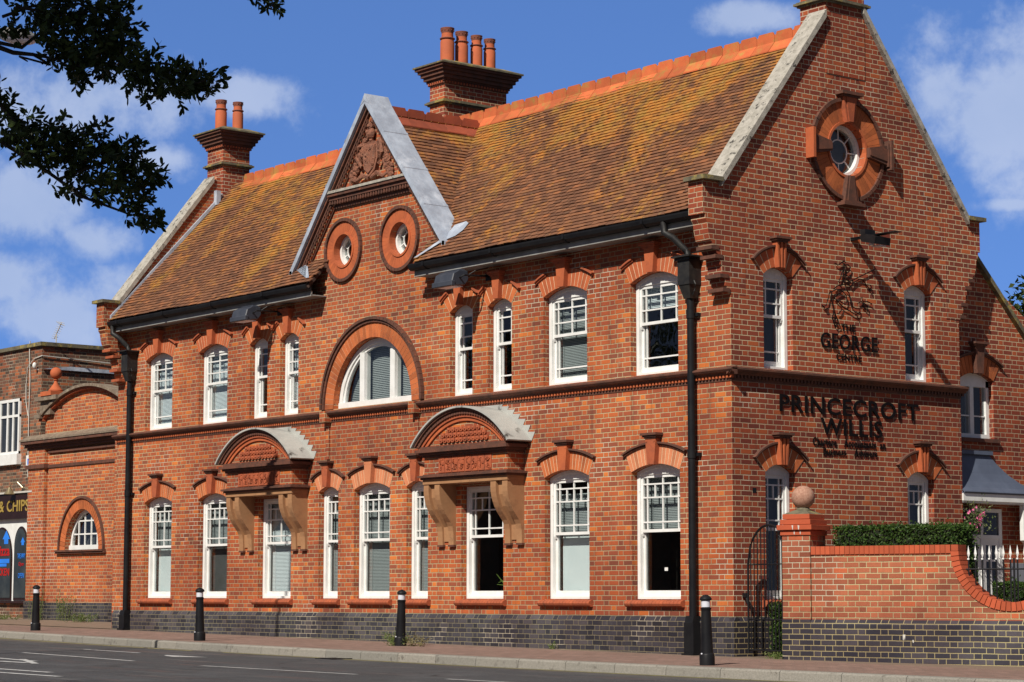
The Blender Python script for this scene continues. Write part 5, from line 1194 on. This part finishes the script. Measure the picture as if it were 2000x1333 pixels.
for a, b in ((5.06, 5.72), (5.78, 6.17)):
    d.box(XW-.016, xd-.012, a, a+.07, .2, 2.02); d.box(XW-.016, xd-.012, b-.07, b, .2, 2.02); d.box(XW-.016, xd-.011, a, b, .2, 1.02); d.box(XW-.016, xd-.011, a, b, 1.92, 2.02); d.box(XW-.016, xd-.013, a, b, 1.66, 1.69); d.box(XW-.016, xd-.0135, (a+b)/2-.015, (a+b)/2+.015, 1.02, 1.92)
do = obj('door', d, WHT, wg); p = MB(); p.box(XW+.002, XW+.006, yd0+.05, yd1-.05, .5, 2.46); obj('pane', p, noise_mat('dark_door_glass', (.02, .022, .026), (.035, .038, .042), 1, rough=.1, spec=.6, bump=0), do)
p = MB(); p.box(xd-.008, xd+.012, 5.735, 5.755, 1.60, 1.74); obj('handle', p, IRON, do)
p = MB(); p.box(xd-.005, xd, 5.42, 5.52, 1.15, 1.50); obj('notice', p, WHT, do); p = MB(); p.box(XW+.0, XW+.02, 6.45, 6.78, 1.30, 1.64); obj('plaque', p, PLQ, wg)

TH = math.radians(15); A0 = Vector((1.56, -.03, 0))
gw = thing('garden_wall', 'low pink brick garden wall on blue brick base with a scooped dip', 'wall', A0, TH)
# local x along the wall, front at y=0. dip: curve from (2.12,1.78) down to (2.9,.93) and up again
def topz(x):
    if x <= 2.12: return 1.672
    c = 2.93; u_ = abs(x-c)/.81
    if u_ >= 1: return 1.672
    return .925+(1.78-.925)*(1-math.sqrt(max(0, 1-u_**2.0))) if u_ < 1 else 1.672
zin = lambda x: (1.672 if not (2.09 < x < 3.77) else min(1.672, .915-.0+ (1.70-.915)*(1-math.sqrt(max(0, 1-(abs(x-2.93)/.84)**2)))))
m = MB(); X_ = [0, 2.09]+[2.93-.84*math.cos(math.pi*i/28) for i in range(1, 28)]+[3.77, 6.0]
for a, b in zip(X_[:-1], X_[1:]):
    za, zb = zin(a+1e-6), zin(b-1e-6)
    if a >= 2.09 and b <= 3.775: za, zb = zin(max(a, 2.0901)), zin(min(b, 3.7699))
    m.prism([(a, .70), (b, .70), (b, zb), (a, za)], .006, .215)
obj('wall', m, BL_, gw)
m = MB(); m.prism([(-.04, -.1), (-.04, .72), (-.028, .76), (.0, .79), (.25, .79), (.25, -.1)], 0.0, 6.0, 'x'); obj('plinth', m, BB2, gw)
m = MB(); nb = 28
for i in range(nb):
    a = .0+2.09*i/nb+.003; b = 2.09*(i+1)/nb-.003; m.box(a, b, -.012, .235, 1.672, 1.783)
nb = 34
for i in range(nb):
    a, b = math.pi*i/nb+.006, math.pi*(i+1)/nb-.006
    def Q(r_, t_): return (2.93-(.84-r_)*math.cos(t_), 1.70-(.785-r_)*math.sin(t_)+.0)
    m.prism([Q(0, a), Q(0, b), Q(.115, b), Q(.115, a)], -.012, .235)
m.box(2.1, 2.2, -.010, .235, 1.70, 1.783)
nb = 28
for i in range(nb): m.box(3.70+2.2*i/nb, 3.70+2.2*(i+1)/nb-.006, -.012, .235, 1.672, 1.783)
obj('coping', m, noise_mat('red_coping_brick', (.42, .085, .035), (.36, .075, .03), 4, island=.15), gw, label='orange brick on edge coping')
m = MB(); m.prism([(1.39, .60), (1.392, .53), (1.402, .52), (1.41, .57), (1.42, .52), (1.43, .60)], -.0425, -.039); m.prism([(1.53, .53), (1.535, .50), (1.55, .49), (1.55, .53)], -.0425, -.039); obj('lime_stain', m, CBL, gw)
# pillar
pi = thing('gate_pillar', 'square brick gate pillar with a stone ball on top', 'pillar', A0, TH)
m = MB(); m.box(-.44, -.005, -.02, .42, .79, 1.94); obj('shaft', m, BL_, pi)
m = MB(); m.box(-.45, -.004, -.03, .43, -.1, .789); obj('plinth', m, BB2, pi)
m = MB(); rc = noise_mat('red_cap_brick', (.42, .085, .035), (.37, .075, .03), 4, c3=(.55, .5, .45), c3t=(.72, .8), c3sc=5)
for (o, a, b) in ((.02, 1.94, 2.008), (.055, 2.013, 2.083), (.02, 2.088, 2.158), (-.005, 2.163, 2.232)): m.box(-.44-o, -.005+o, -.02-o, .42+o, a, b)
obj('cap', m, rc, pi, bevel=.004)
m = MB(); m.add([(-.43, -.01, 2.232), (-.015, -.01, 2.232), (-.015, .41, 2.232), (-.43, .41, 2.232), (-.29, .13, 2.30), (-.155, .13, 2.30), (-.155, .27, 2.30), (-.29, .27, 2.30)], [(0, 1, 5, 4), (1, 2, 6, 5), (2, 3, 7, 6), (3, 0, 4, 7), (4, 5, 6, 7)]); m.lathe([(.10, 0), (.08, .03)], (-.222, .20, 2.295), 16); obj('cap', m, STO, pi, label='mossy stone capping')
m = MB(); m.sphere((-.222, .20, 2.315+.155), .162, 28, 18); obj('ball', m, noise_mat('pink_granite_ball', (.30, .15, .10), (.42, .24, .17), 30, c3=(.2, .12, .09), c3t=(.6, .7), c3sc=12, bump=.004), pi, smooth=True)
m = MB(); m.prism([(-.255, 2.075), (-.243, 2.02), (-.235, 2.015), (-.23, 2.078)], -.0785, -.0752); m.prism([(-.16, 2.078), (-.152, 2.018), (-.14, 2.016), (-.132, 2.07)], -.0785, -.0752); m.prism([(-.245, 2.0), (-.24, 1.955), (-.228, 1.95), (-.225, 2.0)], -.0435, -.040); m.prism([(-.15, 2.0), (-.147, 1.96), (-.135, 1.95), (-.13, 2.0)], -.0435, -.040); obj('lime_stain', m, CBL, pi)

# gate (between the building corner and the pillar), slightly ajar
ga = thing('iron_gate', 'black iron gate with curved top rail beside the brick pillar', 'gate', (.12, .16, 0), math.radians(-15))
m = MB(); gzb = .30; gw_ = .98
top = lambda x: 1.55+.55*math.sqrt(max(0, 1-((gw_*.62-x)/(gw_*.62))**2)) if x < gw_*.62 else 2.10-.10*((x-gw_*.62)/(gw_*.38))**2
m.tube([(0.02, 0, gzb), (0.02, 0, 1.55)]+[(.02+(gw_-.02)*i/14, 0, top(max(.0, gw_*i/14))) for i in range(0, 15)], .017, 6); m.tube([(gw_, 0, gzb), (gw_, 0, 2.0)], .015, 6)
m.tube([(0, 0, 1.55), (gw_, 0, 1.55)], .009, 5); m.tube([(0, 0, gzb+.05), (gw_, 0, gzb+.05)], .013, 5); m.tube([(0, 0, .78), (gw_, 0, .78)], .010, 5)
for i in range(1, 10): x = gw_*i/10; m.tube([(x, 0, gzb+.05), (x, 0, top(x))], .009, 5)
m.tube([(.0, 0, 1.0), (-.05, 0, 1.12), (-.09, 0, 1.13)], .014, 5); m.box(-.13, -.02, -.02, .02, 1.09, 1.15)
obj('gate_frame', m, IRON, ga)
hr = MB(); hr.tube([(.35, .9, .25), (.35, .9, 1.35), (.45, 1.0, 1.42), (.8, 1.5, 1.22), (.95, 1.8, 1.15)], .022, 6); hr.tube([(.45, 1.0, 1.1), (.85, 1.6, .85)], .015, 5); single('handrail', hr, IRON, 'dark iron handrail behind the gate', 'handrail')
# railing in the dip
ra = thing('iron_railing', 'black iron railing with white spear heads in the dip of the garden wall', 'railing', A0, TH)
m = MB(); x = 2.29; sp = MB(); k = 0; sp_x = []
while x < 3.62: sp_x.append(x); x += .0985
curve = lambda x: .955+(1.70-.915)*(1-math.sqrt(max(0, 1-(abs(x-2.93)/.80)**2)))
for x in sp_x: m.tube([(x, .11, min(curve(x)+.02, 1.4)), (x, .11, 1.60)], .0105, 6)
m.tube([(2.13, .11, 1.46), (3.73, .11, 1.46)], .012, 6); m.box(2.12, 2.22, .07, .15, 1.44, 1.49)
m.tube([(2.93+.72*math.cos(math.pi+math.pi*i/16), .11, 1.62+.60*math.sin(math.pi+math.pi*i/16)) for i in range(1, 16)], .012, 6)
m.tube([(2.93, .11, .93), (2.93, .11, 1.6)], .013, 6)
obj('rail', m, IRON, ra)
for x in sp_x: sp = MB(); sp.add([(x, .11, 1.60), (x-.02, .11, 1.66), (x, .095, 1.66), (x+.02, .11, 1.66), (x, .125, 1.66), (x, .11, 1.775)], [(0, 1, 2), (0, 2, 3), (0, 3, 4), (0, 4, 1), (5, 2, 1), (5, 3, 2), (5, 4, 3), (5, 1, 4)]); sp.box(x-.012, x+.012, .098, .122, 1.585, 1.605); obj('spear_head', sp, WHT, ra)

# ================================================================== PLANTS
def leaves(mb, pts, ln, wd, rnd, up_=.3):
    for p in pts:
        d = Vector((rnd.gauss(0, 1), rnd.gauss(0, 1), rnd.gauss(up_, .8))).normalized(); a = d.cross(Vector((rnd.gauss(0, 1), rnd.gauss(0, 1), rnd.gauss(0, 1)))).normalized()
        l = ln*rnd.uniform(.7, 1.25); w2 = wd*rnd.uniform(.7, 1.2)/2; p = Vector(p); n = d.cross(a)*w2*.4
        mb.add([p, p+d*l*.45+a*w2+n, p+d*l, p+d*l*.45-a*w2+n], [(0, 1, 2, 3)])
def hedge(x0, x1, y0, y1, z0, z1, n, seed, lab, loc=(0, 0, 0), rz=0, name='hedge'):
    r = random.Random(seed); m = MB(); pts = []
    for i in range(n):
        f_ = r.random(); x, y, z = r.uniform(x0, x1), r.uniform(y0, y1), r.uniform(z0, z1); e = r.gauss(0, .012)
        if f_ < .45: y = y0+e
        elif f_ < .7: z = z1+e-.02*abs(math.sin(x*9))
        elif f_ < .8: x = x1+e
        elif f_ < .88: x = x0+e
        if r.random() < .03: z += r.random()*.09 if z > z1-.2 else 0; y -= r.random()*.04
        pts.append((x, y, z))
    leaves(m, pts, .045, .026, r)
    o = thing(name, lab, 'hedge', loc, rz); obj('foliage', m, LFH, o, fix=False)
    c = MB(); c.box(x0+.04, x1-.04, y0+.04, y1-.04, z0, z1-.05); obj('branches', c, noise_mat('hedge_core', (.01, .014, .006), (.016, .02, .009), 6), o); return o
hedge(.13, 2.02, .40, .95, 1.2, 2.055, 9000, 1, 'clipped green hedge showing above the garden wall', A0, TH)
hedge(.30, 1.35, .42, 1.0, .2, 1.0, 5200, 2, 'dark hedge glimpsed through the iron gate')
hedge(2.25, 2.85, .9, 1.4, .25, 1.28, 3600, 3, 'low hedge seen through the railing', A0, TH)
hb = thing('hanging_basket', 'hanging basket of pink and purple flowers at the porch', 'flower basket', (-.04, 5.24, 2.33)); r = random.Random(8)
m = MB(); leaves(m, [(r.gauss(0, .13), r.gauss(0, .13), r.gauss(0, .13)) for i in range(900)], .05, .022, r); obj('foliage', m, LFB, hb, fix=False)
m = MB()
for i in range(46):
    p = Vector((r.gauss(0, 1), r.gauss(0, 1), r.gauss(.1, 1))).normalized()*r.uniform(.12, .24)
    for k in range(5): a = 2*math.pi*k/5; m.add([p, p+Vector((.02*math.cos(a), -.012, .02*math.sin(a))), p+Vector((.027*math.cos(a+.6), -.008, .027*math.sin(a+.6))), p+Vector((.018*math.cos(a+1.2), -.01, .018*math.sin(a+1.2)))], [(0, 1, 2, 3)])
obj('flowers', m, PNK, hb, fix=False)
m = MB(); m.lathe([(.02, -.28), (.12, -.22), (.17, -.08), (.17, -.06)], (-.1, -.05, 0), 14); obj('basket', m, IRON, hb)
m = MB(); [m.tube([(-.1+.15*math.cos(a), -.05+.15*math.sin(a), -.05), (-.1, -.05, .3)], .004, 4) for a in (0, 2.1, 4.2)]; m.tube([(-.1, -.05, .3), (-.1, -.05, .36)], .01, 5); obj('chain', m, IRON, hb)

def weeds(name, lab, loc, n, rad, h, seed, mat=LFW, stems=5):
    r = random.Random(seed); m = MB()
    for s_ in range(stems):
        bx_, by_ = r.gauss(0, rad*.55), r.gauss(0, rad*.35); hh = h*r.uniform(.6, 1.1); tip = (bx_+r.gauss(0, rad*.4), by_+r.gauss(0, rad*.3), hh)
        m.tube([(bx_, by_, -.02), ((bx_+tip[0])/2+r.gauss(0, .01), (by_+tip[1])/2, hh*.55), tip], .004, 4)
        pts = [(bx_+(tip[0]-bx_)*q_+r.gauss(0, .03), by_+(tip[1]-by_)*q_+r.gauss(0, .03), hh*q_+r.gauss(0, .015)) for q_ in [r.random() for _ in range(n//stems)]]
        leaves(m, pts, .045, .016, r, .5)
    o = obj(name, m, mat, None, loc, fix=False); return tag(o, lab, 'weed')
weeds('weed_clump', 'green weeds around the foot of the leaning bollard', (-6.42, -1.28, gz(-6.3)), 420, .20, .22, 1, stems=14)
weeds('weed_clump', 'dry weeds to the right of the leaning bollard', (-6.0, -1.22, gz(-6)), 240, .16, .15, 12, leaf_mat('dry_weed', (.16, .14, .06), (.24, .20, .10)), stems=12)
weeds('weed_clump', 'tall weeds against the left pier of the screen wall', (-24.5, 1.5, gz(-25, 1.5)), 380, .16, .72, 2, stems=10)
weeds('weed_clump', 'tall weeds against the plinth of the screen wall', (-23.3, 1.55, gz(-24, 1.5)), 420, .18, .68, 3, stems=10)
weeds('weed_clump', 'low spreading weeds at the base of the screen wall', (-22.3, 1.4, gz(-23, 1.4)), 520, .34, .20, 4, stems=22)
weeds('weed_clump', 'thin weeds on the pavement in front of the shop corner', (-25.6, 1.3, gz(-26, 1.3)), 260, .35, .12, 5, stems=16)
weeds('weed_clump', 'tiny weed at the foot of the plinth between the middle bollards', (-3.9, -.14, gz(-3.9)), 60, .06, .08, 6, stems=6)
weeds('weed_clump', 'small grass tuft at the foot of the gate', (.9, -.12, gz(.9)), 120, .14, .09, 7, stems=10)

# ================================================================== BOLLARDS
def bollard_proto():
    o = thing('bollard', 'x', 'bollard', (0, 0, 0), 0, 'black bollards along the kerb')
    m = MB(); m.lathe([(.098, 0), (.098, .13), (.092, .145), (.080, .155), (.062, .68), (.062, .70), (.070, .71), (.070, .725), (.055, .73), (.055, .80)], (0, 0, 0), 24); obj('post', m, BLK, o, smooth=True)
    m = MB(); m.lathe([(.0575, .735), (.0575, .815)], (0, 0, 0), 24); obj('reflective_band', m, REFL, o, smooth=True)
    m = MB(); m.lathe([(.055, .815), (.075, .825), (.079, .84), (.066, .865), (.035, .885), (.012, .895)], (0, 0, 0), 24); obj('cap', m, BLK, o, smooth=True)
    m = MB(); m.sphere((.0, -.092, .145), .012, 8, 6); obj('bolt', m, REFL, o); return o
pb = bollard_proto()
BP = [(-17.71, -1.94, 0, 0, 'bollard at the far left, beside the screen wall'), (-10.13, -2.72, 0, R_(-1.2), 'upright bollard in front of the left half of the office'), (-6.27, -1.32, 0, R_(2.2), 'leaning bollard with weeds at its foot'), (2.22, -2.62, 0, R_(-1.4), 'nearest bollard, in front of the right drainpipe')]
for i, (x, y, rx, ry, lab) in enumerate(BP):
    o = pb
    if i:
        o = pb.copy(); S.collection.objects.link(o)
        for c in pb.children:
            d = c.copy(); S.collection.objects.link(d); d.parent = o
    o.location = (x, y, gz(x)); o.rotation_euler = (rx, ry, 0); o['label'] = 'black '+lab

# ================================================================== STREET LAMP
LX, LY = -8.18, -8.95
lp = thing('street_lamp', 'tall street lamp whose head shows behind the leaves at the top left', 'street lamp', (LX, LY, .1))
m = MB(); m.tube([(0, 0, 0), (0, 0, 1.6)], .09, 10); m.tube([(0, 0, 1.6), (0, 0, 9.0), (-.06, .25, 9.55), (-.3, .95, 9.78), (-.55, 1.6, 9.79)], .05, 8, .035); obj('pole', m, GRY, lp, smooth=True)
m = MB(); m.sphere((-.66, 1.95, 9.79), .26, 16, 10, (.55, 1.5, .42)); obj('lamp_head', m, GRY, lp, smooth=True)
m = MB(); m.sphere((-.66, 1.97, 9.73), .22, 16, 8, (.55, 1.45, .38)); obj('lamp_bowl', m, REFL, lp, smooth=True)

# ================================================================== TREES
def px(a, b, d=0):    # point on the branch plane of the near tree (metres right and up of its centre)
    O = CAM+fw*16; return O+rt*((a-1000)/278.8)+up*((666.5-b)/278.8)+fw*d
tr = thing('overhanging_tree', 'dark evergreen tree whose boughs hang into the top left corner', 'tree', (0, 0, 0))
m = MB(); rg = random.Random(21)
trunk = Vector((3.0, -24.5, -.3)); fork = Vector((4.6, -22.6, 5.6))
m.tube([trunk, trunk+Vector((.3, .2, 2.4)), fork], .34, 10, .22)
obj('trunk', m, BARK, tr, smooth=True)
m = MB()
A1 = px(-260, 60, .2); B1 = px(-260, 200, -.1)
def limb(pts, r0_, r1_): m.tube(pts, r0_, 6, r1_)
limb([fork, fork.lerp(A1, .5)+Vector((0, 0, .5)), A1], .16, .045); limb([fork, fork.lerp(B1, .55)+Vector((0, 0, .2)), B1], .13, .035)
limb([fork, Vector((7, -21.5, 7.5)), Vector((9.5, -19.5, 8.4)), Vector((12.5, -17.8, 8.6))], .18, .05); limb([fork, Vector((4.5, -21, 8)), Vector((6, -19.5, 10))], .15, .05)
TW = [[(-260, 60), (-60, 70), (40, 92), (110, 40), (200, 20)], [(-60, 70), (20, 100), (65, 107), (110, 116), (145, 136)], [(40, 20), (120, 30), (200, 70), (260, 125), (330, 155), (390, 165), (430, 148)], [(260, 125), (320, 120), (370, 135)],
      [(-260, 200), (-80, 240), (0, 274), (60, 312), (110, 348), (165, 386), (215, 405), (255, 420), (300, 430)], [(165, 386), (150, 372), (130, 350)], [(0, 205), (50, 262), (110, 285), (190, 320), (250, 345), (290, 375)], [(110, 348), (175, 330), (240, 300), (262, 285)],
      [(190, 320), (200, 290), (190, 262)], [(0, 30), (60, 12), (150, 5), (235, 30), (260, 60)], [(470, -40), (500, -8), (525, 5), (542, 10)], [(140, 135), (175, 120), (230, 150)], [(65, 107), (90, 122), (40, 112), (62, 125)]]
for q_ in TW: limb([px(a, b, rg.uniform(-.15, .15)) for a, b in q_], .022 if q_[0][0] < 0 else .012, .005)
obj('limb', m, BARK, tr, smooth=True)
BLB = [(150, 18, 95, 32, 46), (60, 12, 55, 14, 14), (205, 60, 60, 42, 34), (120, 60, 55, 40, 26), (30, 55, 30, 16, 9), (110, 100, 36, 28, 14), (170, 110, 60, 34, 28), (235, 120, 55, 40, 30), (150, 150, 22, 16, 5), (290, 140, 42, 34, 22), (340, 155, 40, 26, 20), (275, 175, 30, 16, 9), (385, 160, 30, 16, 12), (420, 150, 20, 5, 4), (350, 182, 40, 10, 8),
       (10, 225, 22, 30, 10), (20, 262, 34, 26, 14), (70, 262, 34, 34, 18), (55, 300, 36, 24, 12), (120, 272, 42, 22, 18), (110, 310, 40, 22, 14), (160, 300, 38, 28, 18), (190, 262, 16, 14, 6), (170, 340, 34, 14, 8), (130, 372, 20, 18, 8), (215, 310, 30, 24, 14), (250, 292, 20, 22, 10), (262, 330, 40, 20, 14), (205, 370, 36, 16, 10), (250, 385, 34, 22, 14), (290, 345, 18, 18, 6), (275, 418, 32, 22, 12), (300, 430, 14, 10, 4), (235, 348, 30, 16, 8), (515, 0, 34, 8, 7), (0, 185, 5, 8, 3)]
lv = MB()
def tuft(mb, c, ax, r, n=13, ln=.062, wd=.021):
    ax = ax.normalized()
    for k in range(n):
        q_ = r.uniform(-.55, 1.0); base = c+ax*.09*q_; a = ax.cross(Vector((r.gauss(0, 1), r.gauss(0, 1), r.gauss(0, 1)))).normalized()
        d = (ax*r.uniform(.25, 1.0)+a*r.uniform(.5, 1.0)).normalized(); s_ = d.cross(Vector((r.gauss(0, 1), r.gauss(0, 1), r.gauss(0, 1)))).normalized(); l = ln*r.uniform(.75, 1.25); w2 = wd*.5*r.uniform(.8, 1.3)
        mb.add([base, base+d*l*.3+s_*w2*.9, base+d*l*.72+s_*w2, base+d*l, base+d*l*.72-s_*w2, base+d*l*.3-s_*w2*.9], [(0, 1, 2, 3, 4, 5)])
for (a, b, ra_, rb_, n_) in BLB:
    for i in range(int(n_*1.35)):
        while True:
            u_, v_ = rg.uniform(-1, 1), rg.uniform(-1, 1)
            if u_*u_+v_*v_ < 1: break
        c = px(a+u_*ra_, b+v_*rb_, rg.gauss(0, .22)); ax = rt*rg.uniform(-.1, 1)+up*rg.gauss(-.15, .55)+fw*rg.gauss(0, .5)
        tuft(lv, c, ax, rg)
obj('foliage', lv, LFD, tr, fix=False)
cr = MB(); r = random.Random(4)
CR = [((10.8, -19.2, 8.2), (2.9, 2.4, 1.3)), ((8.6, -19.6, 8.8), (2.6, 2.4, 1.6)), ((5.6, -21.5, 8.6), (3.0, 2.6, 2.2)), ((3.2, -23.5, 7.4), (2.6, 2.4, 2.4)), ((11.6, -17.7, 7.6), (2.0, 1.6, .8)), ((9.2, -17.6, 7.2), (2.2, 1.5, .8))]
for c, rad in CR:
    for i in range(1500):
        d = Vector((r.gauss(0, 1), r.gauss(0, 1), r.gauss(0, 1))).normalized()*r.random()**.45
        p = Vector(c)+Vector((d.x*rad[0], d.y*rad[1], d.z*rad[2])); leaves(cr, [p], .20, .15, r, 0)
obj('crown', cr, LFD, tr, fix=False)

def far_tree(loc, h, rad, seed, lab, n=9000, leaf=.22):
    r = random.Random(seed); o = thing('tree', lab, 'tree', loc); m = MB(); m.tube([(0, 0, 0), (.1, 0, h*.4), (0, .1, h*.7)], .3, 8, .12)
    for k in range(6): a = k*1.05; m.tube([(0, 0, h*.45), (rad*.5*math.cos(a), rad*.5*math.sin(a), h*.65), (rad*.75*math.cos(a), rad*.75*math.sin(a), h*.8)], .12, 6, .04)
    obj('trunk', m, BARK, o); m = MB(); cl_ = [(r.uniform(-1, 1)*rad*.6, r.uniform(-1, 1)*rad*.6, h*r.uniform(.55, .88), rad*r.uniform(.3, .5)) for _ in range(16)]
    for i in range(n):
        c = r.choice(cl_); d = Vector((r.gauss(0, 1), r.gauss(0, 1), r.gauss(0, 1))).normalized()*c[3]*r.uniform(.6, 1.05); leaves(m, [Vector(c[:3])+d], leaf, leaf*.6, r, 0)
    obj('crown', m, LFT, o, fix=False)
far_tree((-16.0, 30.8, 0), 10.2, 3.4, 5, 'green tree rising beyond the rear wing at the right edge', 34000, .24)
for i, (x, y, h, r_) in enumerate([(-34, -36, 11, 5), (-24, -38, 12, 5.5), (-13, -37, 11, 5), (-46, -37, 12, 6)]): far_tree((x, y, 0), h, r_, 40+i, ['unseen tall tree added across the road, second from the far end', 'tallest unseen tree added across the road', 'unseen tree added across the road nearest the camera', 'unseen tree added at the far end across the road'][i], 5000, .5)  # unseen trees added for dark window reflections and less blue sky fill
for i, (x, y, h, r_) in enumerate([(48, 8, 11, 6), (50, 22, 12, 7), (46, 36, 11, 6)]): far_tree((x, y, 0), h, r_, 50+i, ['near unseen tree added on the right', 'middle unseen tree added on the right', 'far unseen tree added on the right'][i], 5000, .5)  # added out of view so the gable end windows reflect foliage
tb_ = thing('added_terrace', 'unseen low brown terrace added on the opposite side of the road', 'building')  # unseen terrace added to darken window reflections and cut sky fill
m = MB(); m.box(-70, -2, -34, -27, -.5, 5.6); obj('wall', m, BS, tb_)
m = MB(); m.prism([(-34.4, 5.5), (-26.6, 5.5), (-30.5, 8.6)], -70.3, -1.7, 'x'); obj('roof', m, TERD, tb_)
cnt = sum(1 for o in S.objects); print('objects', cnt)
